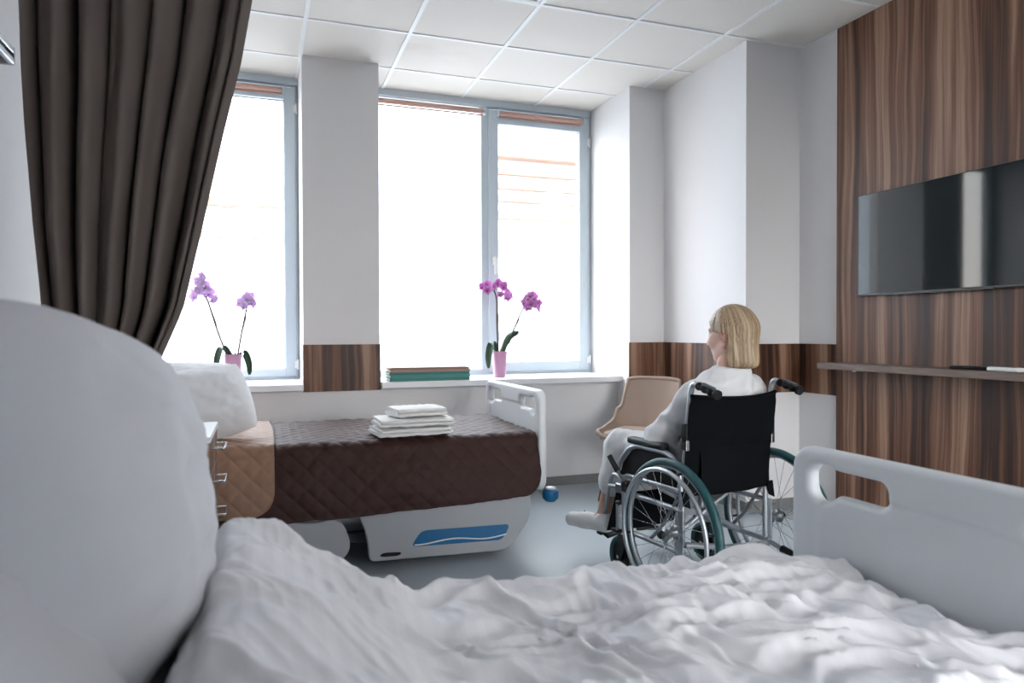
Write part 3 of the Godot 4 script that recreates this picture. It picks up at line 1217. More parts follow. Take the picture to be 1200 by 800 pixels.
func duvet() -> void:
	var n := FastNoiseLite.new()
	n.seed = 77
	n.frequency = 1.0
	n.fractal_octaves = 2
	var rng := RandomNumberGenerator.new()
	rng.seed = 5
	var ridged := FastNoiseLite.new()
	ridged.seed = 31
	ridged.frequency = 1.0
	ridged.fractal_octaves = 1
	# creases: (x, z), direction, length, width, height
	var cr := []
	for k in 34:
		var x := rng.randf_range(-0.02, 1.32)
		var z := rng.randf_range(-0.47, 0.45)
		var a := rng.randf_range(0.3, 1.35)
		cr.append([Vector2(x, z), Vector2(cos(a), sin(a)), rng.randf_range(0.08, 0.22), rng.randf_range(0.008, 0.018), rng.randf_range(0.006, 0.014) * (0.6 if x < 0.3 else 1.0)])
	var nx := 300
	var ns := 240
	var rows := []
	var px := [-0.115, -0.10, -0.06, 0.026, 0.127, 0.205, 0.264, 0.31, 0.385, 0.508, 0.664, 0.871, 1.03, 1.2, 1.325]
	var py := [0.66, 0.735, 0.772, 0.742, 0.677, 0.628, 0.600, 0.573, 0.577, 0.566, 0.569, 0.574, 0.566, 0.562, 0.552]
	for i in nx + 1:
		var x := lerpf(-0.115, 1.328, float(i) / nx)
		var top := line(x, px, py) * 0.5 + 0.25 * (line(x - 0.03, px, py) + line(x + 0.03, px, py))
		var row := PackedVector3Array()
		var hem := 0.26 + 0.03 * n.get_noise_2d(x * 3.0, 1.0)
		var half := 0.475
		var rad := 0.085
		var len_ := half - rad + rad * PI / 2 + (top - rad - hem)
		for j in ns + 1:
			var s := lerpf(-len_, len_, float(j) / ns)
			var q := over_bed(s, top, half, rad, 0.05)
			var p := Vector2(x, s)
			var wp := p + 0.035 * Vector2(n.get_noise_2d(x * 5.0, s * 5.0), n.get_noise_2d(x * 5.0 + 30.0, s * 5.0))
			var k := 0.014 * n.get_noise_2d(x * 3.5, s * 4.5 + 8.0)
			var wq := p + 0.10 * Vector2(n.get_noise_2d(x * 2.3 + 60.0, s * 2.3), n.get_noise_2d(x * 2.3, s * 2.3 + 70.0))
			var calm := lerpf(0.6, 1.0, clampf((x - 0.1) / 0.3, 0.0, 1.0))
			var r1 := wq.rotated(-0.95)
			var f1 := 1.0 - sqrt(0.005 + pow(ridged.get_noise_2d(r1.x * 2.0, r1.y * 5.5), 2.0))
			var r2 := wq.rotated(-0.35)
			var f2 := 1.0 - sqrt(0.005 + pow(ridged.get_noise_2d(r2.x * 2.6 + 20.0, r2.y * 9.0), 2.0))
			var r3 := wq.rotated(-1.35)
			var f3 := 1.0 - sqrt(0.006 + pow(ridged.get_noise_2d(r3.x * 6.0 + 50.0, r3.y * 17.0), 2.0))
			k += calm * (0.032 * (f1 * f1 - 0.5) + 0.018 * (f2 * f2 - 0.4) + 0.0075 * (f3 * f3 - 0.4))
			for c in cr:
				var d: Vector2 = wp - c[0]
				var along: float = d.dot(c[1])
				if absf(along) > c[2] * 1.6:
					continue
				var across: float = d.dot(Vector2(-c[1].y, c[1].x))
				if absf(across) > c[3] * 5.0:
					continue
				var fall: float = exp(-pow(along / c[2], 2.0) * 2.2)
				var t: float = across / c[3]
				k += c[4] * fall * (exp(-t * t * (0.5 if t > 0 else 1.7)) - 0.35 * exp(-(t - 1.9) * (t - 1.9)))
			k += 0.0010 * n.get_noise_2d(wp.x * 22.0, wp.y * 22.0)
			row.append(Vector3(x + q[2] * 0.0, q[1] + q[3] * k, -1.075 + q[0] + q[2] * k))
		rows.append(row)
	var b := MB.new()
	b.sheet(rows, 0.018, true, 1.0, 44.0)
	# stripes run across the bed: u follows the length
	for i in b.t.size():
		b.t[i] = Vector2(b.t[i].y, b.t[i].x)
	solo("duvet", "rumpled white duvet with satin stripes over the near bed", "duvet", b.mesh(), M.duvet)


# ---------------------------------------------------------------- right wall
func television_wall() -> void:
	var o := thing("television", "flat black wall-mounted television on the walnut panel", "television", Vector3(3.19, 1.606, -2.61))
	part(o, "housing", rb(Vector3(0.024, 0.568, 1.008), 0.004), M.plastic, at(Vector3(0.0125, 0, 0)))
	part(o, "screen", rb(Vector3(0.003, 0.552, 0.996), 0.001), M.screen, at(Vector3(0.0, 0.004, 0)))
	part(o, "wall_bracket", rb(Vector3(0.012, 0.3, 0.4), 0.003), M.plastic, at(Vector3(0.026, 0, 0)))
	part(o, "lower_bezel", rb(Vector3(0.006, 0.012, 0.62), 0.002), M.plastic, at(Vector3(-0.002, -0.281, -0.02)))
	part(o, "sensor", rb(Vector3(0.012, 0.012, 0.03), 0.003), M.plastic, at(Vector3(0.002, -0.288, -0.02)))
	var s := thing("wall_shelf", "long narrow grey-brown shelf under the television", "shelf", Vector3(3.221, 0.926, -2.05))
	part(s, "board", rb(Vector3(0.165, 0.036, 2.46), 0.002), M.shelf, at(Vector3(-0.0825, 0, 0)))
	for z in [-1.0, 0.0, 1.0]:
		part(s, "bracket", rb(Vector3(0.12, 0.010, 0.03), 0.002), M.steel, at(Vector3(-0.06, -0.023, z)))
	var r := thing("remote_control", "slim black remote control lying on the shelf", "remote", Vector3(3.135, 0.944, -2.395), 0.25, "remote controls on the shelf")
	remote(r, M.plastic, M.bed_dark, Vector3(0.042, 0.016, 0.17))
	r = thing("remote_control", "white remote control lying on the shelf beside the black one", "remote", Vector3(3.11, 0.944, -2.21), -0.06, "remote controls on the shelf")
	remote(r, M.white_plastic, M.bed_dark, Vector3(0.048, 0.020, 0.15))


func remote(o: Node3D, body: Material, keys: Material, size: Vector3) -> void:
	part(o, "case", rb(size, size.y * 0.4, 3), body, at(Vector3(0, size.y / 2, 0)))
	for i in 3:
		for j in 6:
			part(o, "button", rb(Vector3(0.007, 0.003, 0.009), 0.001), keys, at(Vector3((i - 1) * 0.012, size.y + 0.0003, (j - 2.5) * 0.018)))


# ---------------------------------------------------------------- wheelchair; local -z is forward, origin under the axle
const CHAIR := Vector3(1.85, 0, -2.513)
const CHAIR_TURN := 0.122

func tubes(paths: Array, r: float, bend := 0.04) -> ArrayMesh:
	var b := MB.new()
	for p in paths:
		b.tube(bent(PackedVector3Array(p), bend, 5), r, 10)
	return b.mesh()


func hoop(b: MB, radius: float, r: float, x: float, seg := 48, sides := 10, squash := 1.0) -> void:
	var p := PackedVector3Array()
	for i in seg:
		var a := TAU * i / seg
		p.append(Vector3(x, cos(a) * radius, sin(a) * radius))
	b.tube(p, r, sides, false, true, squash)


func wheelchair() -> void:
	var o := thing("wheelchair", "black and silver wheelchair with teal tyres, seen from behind", "wheelchair", CHAIR, CHAIR_TURN)
	var V := func(x, y, z): return Vector3(x, y, z)
	var big := MB.new()
	hoop(big, 0.288, 0.0175, 0, 64, 12)
	var tyre := big.mesh()
	var rim_b := MB.new()
	var prof := []
	for s in 65:
		var a := TAU * s / 64
		var ring := PackedVector3Array()
		for q in [[0.279, 0.012], [0.268, 0.010], [0.264, 0.0], [0.268, -0.010], [0.279, -0.012]]:
			ring.append(Vector3(q[1], cos(a) * q[0], sin(a) * q[0]))
		prof.append(ring)
	rim_b.grid(prof)
	var rim := rim_b.mesh()
	var spoke_b := MB.new()
	spoke_b.tube(PackedVector3Array([Vector3(0, 0, 0), Vector3(0, 1, 0)]), 0.0011, 5)
	var spoke := spoke_b.mesh()
	for s: float in [-1.0, 1.0]:
		var w := part(o, "wheel", tyre, M.tyre, at(Vector3(s * 0.29, 0.3055, 0)))
		part(w, "rim", rim, M.alu)
		var hr := MB.new()
		hoop(hr, 0.262, 0.0095, s * 0.042, 64, 10)
		part(w, "hand_rim", hr.mesh(), M.alu)
		for k in 6:
			var a := TAU * k / 6 + 0.3
			var t := MB.new()
			t.tube(PackedVector3Array([V.call(s * 0.008, cos(a) * 0.270, sin(a) * 0.270), V.call(s * 0.042, cos(a) * 0.262, sin(a) * 0.262)]), 0.005, 6)
			part(w, "rim_standoff", t.mesh(), M.black)
		var hb := MB.new()
		var turn := Transform3D(Basis(Vector3.BACK, -s * PI / 2), Vector3.ZERO)
		hb.lathe(PackedVector2Array([Vector2(0, -0.045), Vector2(0.014, -0.045), Vector2(0.014, -0.032), Vector2(0.030, -0.03), Vector2(0.030, -0.026), Vector2(0.016, -0.022), Vector2(0.016, 0.022), Vector2(0.030, 0.026), Vector2(0.030, 0.03), Vector2(0.013, 0.034), Vector2(0.013, 0.046), Vector2(0, 0.046)]), 18, turn)
		part(w, "hub", hb.mesh(), M.steel)
		var cb := MB.new()
		cb.lathe(PackedVector2Array([Vector2(0, 0.04), Vector2(0.017, 0.04), Vector2(0.017, 0.052), Vector2(0.012, 0.058), Vector2(0, 0.058)]), 16, turn)
		part(w, "hub_cap", cb.mesh(), M.black)
		for k in 28:
			var a := TAU * k / 28
			var side := 1.0 if k % 2 == 0 else -1.0
			var lead := 1.15 * (1.0 if (k / 2) % 2 == 0 else -1.0)
			var p := Vector3(side * 0.028, cos(a + lead) * 0.027, sin(a + lead) * 0.027)
			var q := Vector3(0, cos(a) * 0.266, sin(a) * 0.266)
			var d := q - p
			var yb := d.normalized()
			var xb := yb.cross(Vector3.RIGHT).normalized()
			part(w, "spoke", spoke, M.chrome, Transform3D(Basis(xb, d, xb.cross(yb).normalized()), p))
		# front castor
		var cx: float = s * 0.245
		var ct := MB.new()
		ct.lathe(PackedVector2Array([Vector2(0.066, -0.012), Vector2(0.080, -0.017), Vector2(0.092, -0.012), Vector2(0.0955, 0), Vector2(0.092, 0.012), Vector2(0.080, 0.017), Vector2(0.066, 0.012)]), 32, Transform3D(Basis(Vector3.BACK, PI / 2), Vector3.ZERO))
		var c := part(o, "castor", ct.mesh(), M.tyre, at(Vector3(cx, 0.0955, -0.39)))
		var cd := MB.new()
		cd.lathe(PackedVector2Array([Vector2(0, -0.014), Vector2(0.02, -0.014), Vector2(0.024, -0.006), Vector2(0.067, -0.008), Vector2(0.067, 0.008), Vector2(0.024, 0.006), Vector2(0.02, 0.014), Vector2(0, 0.014)]), 24, Transform3D(Basis(Vector3.BACK, PI / 2), Vector3.ZERO))
		part(c, "castor_hub", cd.mesh(), M.rubber)
		var fk := MB.new()
		for e in [-1.0, 1.0]:
			fk.prism(PackedVector2Array([Vector2(-0.016, -0.012), Vector2(0.016, -0.012), Vector2(0.0, 0.11), Vector2(-0.055, 0.11), Vector2(-0.05, 0.06)]), 0.006, Transform3D(Basis(Vector3.UP, PI / 2), Vector3(e * 0.026 - 0.003, 0, 0)), 0.001)
		fk.rbox(Vector3(0, 0.115, -0.028), Vector3(0.062, 0.014, 0.056), 0.004)
		part(c, "fork", fk.mesh(), M.black)
		part(c, "axle_bolt", rb(Vector3(0.066, 0.014, 0.014), 0.003), M.chrome)
		# side frame
		var x: float = s * 0.232
		part(o, "side_frame", tubes([
			[V.call(x, 0.215, 0.03), V.call(x, 0.215, -0.40), V.call(x, 0.47, -0.40), V.call(x, 0.47, 0.02)],
			[V.call(x, 0.39, 0.0), V.call(x, 0.39, -0.40)],
			[V.call(x, 0.16, 0.005), V.call(x, 0.50, 0.005), V.call(x - s * 0.010, 0.885, 0.045), V.call(x - s * 0.010, 0.92, 0.06), V.call(x - s * 0.010, 0.908, 0.10)],
		], 0.0115, 0.045), M.alu)
		part(o, "castor_post", tubes([[V.call(cx, 0.21, -0.418), V.call(cx, 0.33, -0.418)]], 0.017), M.alu)
		part(o, "post_cap", rb(Vector3(0.03, 0.02, 0.03), 0.006, 2), M.black, at(Vector3(cx, 0.335, -0.418)))
		part(o, "axle_plate", rb(Vector3(0.008, 0.19, 0.05), 0.003), M.alu, at(Vector3(s * 0.246, 0.30, 0.004)))
		part(o, "cross_link", tubes([[V.call(x, 0.44, -0.02), V.call(x, 0.30, -0.12), V.call(x, 0.225, -0.20)]], 0.008), M.steel)
		# push handle with grip
		var g := MB.new()
		var gp := PackedVector3Array()
		var gr := []
		for i in 25:
			var t := float(i) / 24
			gp.append(Vector3(x - s * 0.010, 0.910 - t * 0.030, 0.088 + t * 0.115))
			gr.append(0.0155 + 0.0022 * sin(t * 22.0) * (1.0 if t < 0.85 else 0.0) + (0.004 if t > 0.86 else 0.0))
		g.tube(gp, gr, 14)
		var h := part(o, "push_handle", g.mesh(), M.rubber)
		var gi := MB.new()
		gi.rbox(Vector3(x - s * 0.010 , 0.911, 0.148), Vector3(0.020, 0.012, 0.070), 0.005, 2, Basis(Vector3.RIGHT, 0.25))
		part(h, "grey_inlay", gi.mesh(), M.bed_dark)
		# armrest: tube, pad and skirt guard
		var ax: float = s * 0.240
		part(o, "armrest_tube", tubes([[V.call(ax, 0.48, -0.44), V.call(ax, 0.52, -0.425), V.call(ax, 0.618, -0.33), V.call(ax, 0.618, -0.06), V.call(ax, 0.56, 0.0), V.call(ax, 0.43, 0.01)]], 0.0115, 0.07), M.alu)
		part(o, "arm_pad", rb(Vector3(0.046, 0.030, 0.25), 0.012, 3), M.bed_pad, at(Vector3(ax, 0.640, -0.215)))
		var sg := MB.new()
		sg.prism(PackedVector2Array([Vector2(-0.01, 0.475), Vector2(-0.01, 0.575), Vector2(0.06, 0.605), Vector2(0.32, 0.605), Vector2(0.40, 0.525), Vector2(0.42, 0.475)]), 0.006, Transform3D(Basis(Vector3.UP, PI / 2), Vector3(ax - 0.003 - s * 0.006, 0, 0)), 0.001)
		part(o, "skirt_guard", sg.mesh(), M.guard)
		# brake lever
		var bl := part(o, "brake", tubes([[V.call(s * 0.262, 0.43, -0.34), V.call(s * 0.275, 0.50, -0.40)]], 0.006), M.steel)
		part(bl, "lever_grip", tubes([[V.call(s * 0.274, 0.49, -0.392), V.call(s * 0.284, 0.552, -0.442)]], 0.0125), M.rubber)
		part(bl, "clamp", rb(Vector3(0.035, 0.05, 0.05), 0.008, 2), M.rubber, at(Vector3(s * 0.255, 0.425, -0.345)))
		# swing-away leg rest
		var fx: float = s * 0.185
		var lr := part(o, "leg_rest", tubes([
			[V.call(s * 0.215, 0.40, -0.42), V.call(s * 0.215, 0.455, -0.47), V.call(fx + s * 0.02, 0.44, -0.54), V.call(fx, 0.14, -0.66)],
			[V.call(s * 0.225, 0.40, -0.405), V.call(s * 0.205, 0.385, -0.56)],
		], 0.0105, 0.05), M.alu)
		part(lr, "bracket", rb(Vector3(0.05, 0.045, 0.05), 0.008, 2), M.steel, at(Vector3(s * 0.222, 0.40, -0.43)))
		var tilt := Basis(Vector3.UP, s * -0.35) * Basis(Vector3.RIGHT, 0.42)
		part(lr, "foot_plate", rb(Vector3(0.15, 0.016, 0.16), 0.006, 2), M.black, Transform3D(tilt, Vector3(fx - s * 0.055, 0.145, -0.705)))
		part(lr, "plate_clamp", rb(Vector3(0.04, 0.06, 0.04), 0.008, 2), M.black, at(Vector3(fx, 0.15, -0.655)))
		part(lr, "plate_bar", tubes([[V.call(fx, 0.16, -0.66), V.call(fx + s * 0.03, 0.21, -0.77)]], 0.008), M.chrome)
		# tipping lever
		var tl := part(o, "tip_lever", tubes([[V.call(x, 0.215, 0.0), V.call(x, 0.19, 0.13)]], 0.0105), M.alu)
		part(tl, "lever_tip", tubes([[V.call(x, 0.196, 0.10), V.call(x, 0.178, 0.19)]], 0.017), M.rubber)
		# folding joint of the back
		part(o, "back_hinge", rb(Vector3(0.020, 0.045, 0.036), 0.004), M.chrome, at(Vector3(s * 0.236, 0.665, 0.028)))
		var hk := MB.new()
		hk.rbox(Vector3(s * 0.240, 0.715, 0.030), Vector3(0.016, 0.075, 0.03), 0.006, 2)
		part(o, "fold_lever", hk.mesh(), M.rubber)
	# cross braces under the seat
	part(o, "cross_brace", tubes([[V.call(-0.232, 0.215, -0.12), V.call(0.225, 0.455, -0.12)]], 0.0115), M.alu)
	part(o, "cross_brace", tubes([[V.call(0.232, 0.215, -0.145), V.call(-0.225, 0.455, -0.145)]], 0.0115), M.alu)
	part(o, "rear_strut", tubes([[V.call(-0.232, 0.255, 0.02), V.call(0.0, 0.215, 0.028), V.call(0.232, 0.20, 0.02)]], 0.0125), M.alu)
	# fabric
	var rows := []
	for i in 21:
		var t := float(i) / 20
		var y := lerpf(0.868, 0.452, t)
		var ring := PackedVector3Array()
		for j in 31:
			var u := float(j) / 30 * 2.0 - 1.0
			var post := lerpf(0.043, 0.004, clampf(t * 1.15, 0, 1))
			var sag := (1.0 - u * u) * (0.050 - 0.020 * t) + 0.004 * sin(u * 9.0 + t * 5.0) * t
			var dip := -0.012 * (1.0 - u * u) if i == 0 else 0.0
			ring.append(Vector3(u * (0.233 if t < 0.1 else 0.238), y + dip * (1.0 - t), post + 0.013 + sag + (0.008 if t < 0.47 else 0.0)))
		rows.append(ring)
	var bk := MB.new()
	bk.sheet(rows, 0.012)
	var back := part(o, "backrest", bk.mesh(), M.nylon)
	var pk := []
	for i in 9:
		var t := float(i) / 8
		var ring := PackedVector3Array()
		for j in 17:
			var u := (float(j) / 16 * 2.0 - 1.0) * 0.74
			ring.append(Vector3(u * 0.238, lerpf(0.655, 0.475, t), 0.030 + (1.0 - u * u) * 0.045 + 0.006 * sin(PI * t)))
		pk.append(ring)
	var pkb := MB.new()
	pkb.sheet(pk, 0.006)
	part(back, "pocket", pkb.mesh(), M.nylon)
	var hem := MB.new()
	var hp := PackedVector3Array()
	for j in 31:
		hp.append(rows[0][j] + Vector3(0, -0.002, -0.006))
	hem.tube(hp, 0.0085, 8)
	part(back, "top_hem", hem.mesh(), M.nylon)
	var seat := []
	for i in 13:
		var ring := PackedVector3Array()
		for j in 17:
			var u := float(j) / 16 * 2.0 - 1.0
			ring.append(Vector3(u * 0.235, 0.484 - 0.028 * (1.0 - u * u), lerpf(-0.425, 0.0, float(i) / 12)))
		seat.append(ring)
	var sb := MB.new()
	sb.sheet(seat, 0.016)
	part(o, "seat", sb.mesh(), M.nylon)
	var strap := []
	for i in 5:
		var ring := PackedVector3Array()
		for j in 13:
			var u := float(j) / 12 * 2.0 - 1.0
			ring.append(Vector3(u * 0.205, 0.36 - 0.05 * i, -0.50 - 0.02 * i + 0.03 * (1.0 - u * u)))
		strap.append(ring)
	var st := MB.new()
	st.sheet(strap, 0.003)
	part(o, "calf_strap", st.mesh(), M.nylon)
	for s: float in [-1.0, 1.0]:
		var fl := MB.new()
		fl.prism(PackedVector2Array([Vector2(-0.018, 0.0), Vector2(0.018, 0.0), Vector2(0.030, -0.075), Vector2(-0.004, -0.06)]), 0.006, Transform3D(Basis(Vector3.UP, 0.0), Vector3(s * 0.236, 0.475, 0.022)), 0.001)
		part(back, "loose_tab", fl.mesh(), M.nylon)


# ---------------------------------------------------------------- the person in the wheelchair
func person() -> void:
	var o := thing("person", "person with straight blond hair in a white robe, seated facing the window", "person", CHAIR, CHAIR_TURN)
	var P := func(x, y, z): return Vector3(x, y, z)
	var skin := MB.new()
	# skeleton, seated and leaning back
	var B := Bones.new()
	B.add(P.call(0.0, 0.575, -0.15), P.call(0.06, 0.575, -0.15), 0.10, 0.10, 0.05)
	B.add(P.call(0.03, 0.60, -0.14), P.call(0.05, 0.80, -0.075), 0.105, 0.105, 0.05)
	B.add(P.call(-0.09, 0.845, -0.06), P.call(0.20, 0.855, -0.075), 0.058, 0.058, 0.06)
	B.add(P.call(0.06, 0.86, -0.055), P.call(0.075, 1.02, -0.045), 0.062, 0.050, 0.05)
	var arm := {-1.0: [P.call(-0.105, 0.845, -0.06), P.call(-0.185, 0.665, -0.20), P.call(-0.02, 0.655, -0.36)], 1.0: [P.call(0.205, 0.85, -0.075), P.call(0.21, 0.655, -0.19), P.call(0.09, 0.652, -0.375)]}
	var leg := {-1.0: [P.call(-0.06, 0.565, -0.16), P.call(-0.125, 0.565, -0.56), P.call(-0.175, 0.22, -0.655)], 1.0: [P.call(0.12, 0.565, -0.16), P.call(0.14, 0.565, -0.55), P.call(0.135, 0.22, -0.64)]}
	for s: float in [-1.0, 1.0]:
		var a: Array = arm[s]
		B.add(a[0], a[1], 0.045, 0.037, 0.03)
		B.add(a[1], a[2], 0.036, 0.025, 0.02)
		var l: Array = leg[s]
		B.add(l[0], l[1], 0.085, 0.055, 0.04)
		B.add(l[1], l[1].lerp(l[2], 0.4), 0.052, 0.050, 0.03)
		B.add(l[1].lerp(l[2], 0.4), l[2], 0.050, 0.031, 0.03)
		var toe := Vector3(s * 0.085, -0.045, -0.145) if s < 0 else Vector3(0.03, -0.05, -0.15)
		B.add(l[2] + Vector3(0, -0.03, 0.015), l[2] + toe, 0.034, 0.024, 0.02)
	nets(skin, B.f, Vector3(-0.34, 0.10, -0.90), Vector3(0.34, 1.06, 0.10), 0.012, 1.3)
	# hands, each on a grid of its own: palm, four fingers and a thumb, resting in the lap
	for s: float in [-1.0, 1.0]:
		var w: Vector3 = arm[s][2]
		var dir := (w - arm[s][1] as Vector3).normalized()
		var X := -s * dir.cross(Vector3.UP).normalized()
		var dn := Vector3(0, -0.35, 0)
		var hb := Bones.new()
		var palm := w + dir * 0.055 + dn * 0.02
		hb.add(w - dir * 0.03, w + dir * 0.02, 0.025, 0.025, 0.012)
		for k in 4:
			var off := X * (k - 1.5) * 0.019
			hb.add(w + dir * 0.01 + off * 0.6, palm + dir * 0.02 + off, 0.014, 0.0125, 0.014)
			var ln: float = [0.036, 0.043, 0.041, 0.032][k]
			var k1 := palm + dir * 0.022 + off
			var k2 := k1 + (dir + dn * 0.5).normalized() * ln
			var k3 := k2 + (dir + dn * 2.2).normalized() * ln * 0.65
			var k4 := k3 + (dir * 0.6 + dn * 3.0).normalized() * ln * 0.5
			hb.add(k1, k2, 0.0095, 0.0085, 0.004)
			hb.add(k2, k3, 0.0085, 0.0078, 0.003)
			hb.add(k3, k4, 0.0078, 0.0065, 0.003)
		var t1 := w + dir * 0.018 - X * 0.024
		var t2 := t1 + (dir * 0.7 - X * 0.8).normalized() * 0.036
		hb.add(w + dir * 0.01 - X * 0.01, t1, 0.016, 0.013, 0.01)
		hb.add(t1, t2, 0.012, 0.010, 0.004)
		hb.add(t2, t2 + (dir - X * 0.1 + dn * 0.4).normalized() * 0.028, 0.0098, 0.0075, 0.003)
		nets(skin, hb.f, palm - Vector3.ONE * 0.125, palm + Vector3.ONE * 0.125, 0.004)
	var tone := PackedColorArray()
	for i in skin.v.size():
		tone.append(Color(0.66, 0.40, 0.30))
	skin.c = tone
	# head
	var hx := Transform3D(Basis(Vector3.UP, 0.30) * Basis(Vector3.RIGHT, -0.10), P.call(0.088, 1.112, -0.055))
	var head := MB.new()
	nets(head, head_shape, Vector3(-0.10, -0.19, -0.145), Vector3(0.10, 0.135, 0.125), 0.0042)
	var hc := PackedColorArray()
	for p in head.v:
		var c := Color(0.80, 0.52, 0.42)
		if p.distance_to(Vector3(0, -0.060, -0.099)) < 0.026 and absf(p.y + 0.062) < 0.011:
			c = Color(0.45, 0.16, 0.15)
		for s: float in [-1.0, 1.0]:
			var e := p.distance_to(Vector3(s * 0.032, 0.010, -0.0845))
			if e < 0.0145 and p.z < -0.072 and absf(p.y - 0.010) < 0.0058 - 12.0 * pow(p.x - s * 0.032, 2.0):
				c = Color(0.60, 0.57, 0.54) if Vector2(p.x - s * 0.032, p.y - 0.010).length() > 0.0058 else Color(0.05, 0.07, 0.09)
			if absf(p.x - s * 0.033) < 0.021 and absf(p.y - 0.034 + absf(p.x - s * 0.030) * 0.18) < 0.0042 and p.z < -0.07:
				c = Color(0.22, 0.13, 0.08)
			if absf(p.x) > 0.074:
				c = c.lerp(Color(0.66, 0.33, 0.25), 0.6)
		hc.append(c)
	head.c = hc
	skin.join(head, hx)
	part(o, "body", skin.mesh(), M.skin)
	# hair
	var hair := MB.new()
	strands = FastNoiseLite.new()
	strands.seed = 12
	strands.frequency = 1.0
	strands.fractal_octaves = 2
	nets(hair, hair_shape, Vector3(-0.125, -0.19, -0.135), Vector3(0.125, 0.145, 0.15), 0.0045, 1.4)
	var cc := PackedColorArray()
	for p in hair.v:
		var a := atan2(p.x, p.z + 0.02)
		var s := strands.get_noise_2d(a * 9.0 + 4.0, p.y * 2.0) * 0.9 + strands.get_noise_2d(a * 30.0, p.y * 3.0) * 0.7
		cc.append(Color(0.25, 0.165, 0.095).lerp(Color(0.52, 0.39, 0.255), clampf(0.45 + s, 0, 1)))
	hair.c = cc
	part(o, "hair", hair.mesh(), M.hair, hx)
	# robe
	var R := Bones.new()
	R.noise = FastNoiseLite.new()
	R.noise.seed = 6
	R.noise.frequency = 9.0
	R.noise.fractal_octaves = 2
	R.bump = 0.010
	R.add(P.call(-0.02, 0.575, -0.15), P.call(0.08, 0.575, -0.15), 0.115, 0.115, 0.05)
	R.add(P.call(0.03, 0.60, -0.145), P.call(0.05, 0.79, -0.075), 0.122, 0.118, 0.05)
	R.add(P.call(-0.085, 0.838, -0.06), P.call(0.195, 0.85, -0.075), 0.072, 0.070, 0.07)
	R.add(P.call(0.06, 0.865, -0.055), P.call(0.074, 0.955, -0.046), 0.085, 0.062, 0.07)
	R.add(P.call(0.068, 0.88, -0.030), P.call(0.076, 0.957, -0.022), 0.078, 0.054, 0.05)
	R.add(P.call(0.078, 0.925, -0.035), P.call(0.195, 0.868, -0.07), 0.060, 0.060, 0.05)
	R.add(P.call(0.068, 0.925, -0.035), P.call(-0.08, 0.856, -0.06), 0.060, 0.060, 0.05)
	for s: float in [-1.0, 1.0]:
		var a: Array = arm[s]
		var mid: Vector3 = a[1] + Vector3(s * 0.004, -0.004, 0.006)
		R.add(a[0], mid, 0.064, 0.066, 0.04)
		R.add(mid, a[1].lerp(a[2], 0.75), 0.058, 0.052, 0.035)
		var l: Array = leg[s]
		R.add(l[0] + Vector3(0, 0.005, 0), l[1] + Vector3(0, 0.004, 0.0), 0.10, 0.080, 0.05)
		R.add(l[1], l[1].lerp(l[2], 0.52) + Vector3(0, 0, 0.004), 0.078, 0.072, 0.04)
	R.add(P.call(0.02, 0.575, -0.2), P.call(0.01, 0.565, -0.52), 0.075, 0.06, 0.07)
	R.add(P.call(0.01, 0.56, -0.55), P.call(0.0, 0.42, -0.585), 0.05, 0.05, 0.06)
	var rf := func(p: Vector3) -> float:
		var d := R.f(p)
		if d > 0.08:
			return d
		# long soft folds across the back and along the sleeves
		d += 0.0045 * sin(p.x * 48.0 + p.y * 34.0 + 3.0 * sin(p.y * 17.0)) * clampf((p.y - 0.56) * 8.0, 0.0, 1.0)
		d += 0.004 * sin(p.x * 70.0 - p.z * 30.0) * clampf((0.62 - p.y) * 10.0, 0.0, 1.0)
		# open at the collar and at the hem
		d = maxf(d, p.y - 0.978 + (p.z + 0.05) * 0.12)
		return d
	var robe := MB.new()
	nets(robe, rf, Vector3(-0.36, 0.32, -0.70), Vector3(0.36, 1.0, 0.10), 0.0095, 1.5)
	part(o, "robe", robe.mesh(), M.robe)
	# slippers
	for s: float in [-1.0, 1.0]:
		var l: Array = leg[s]
		var heel: Vector3 = l[2] + Vector3(0, -0.045, 0.02)
		var toe: Vector3 = l[2] + (Vector3(-0.085, -0.05, -0.155) if s < 0 else Vector3(0.03, -0.055, -0.16))
		var S := Bones.new()
		S.add(heel, heel.lerp(toe, 0.55), 0.043, 0.040, 0.02)
		S.add(heel.lerp(toe, 0.55), toe, 0.040, 0.036, 0.03)
		S.add(heel + Vector3(0, 0.01, 0.0), heel + Vector3(0, 0.035, -0.002), 0.042, 0.040, 0.02)
		var cut := heel + Vector3(0, 0.085, -0.012)
		var ff := func(p: Vector3) -> float:
			var d := S.f(p)
			d = maxf(d, heel.y - 0.035 - p.y)
			return maxf(d, 0.046 - p.distance_to(cut))
		var sm := MB.new()
		nets(sm, ff, heel.min(toe) - Vector3.ONE * 0.06, heel.max(toe) + Vector3.ONE * 0.09, 0.006, 1.3)
		part(o, "slipper", sm.mesh(), M.slipper)


var strands: FastNoiseLite


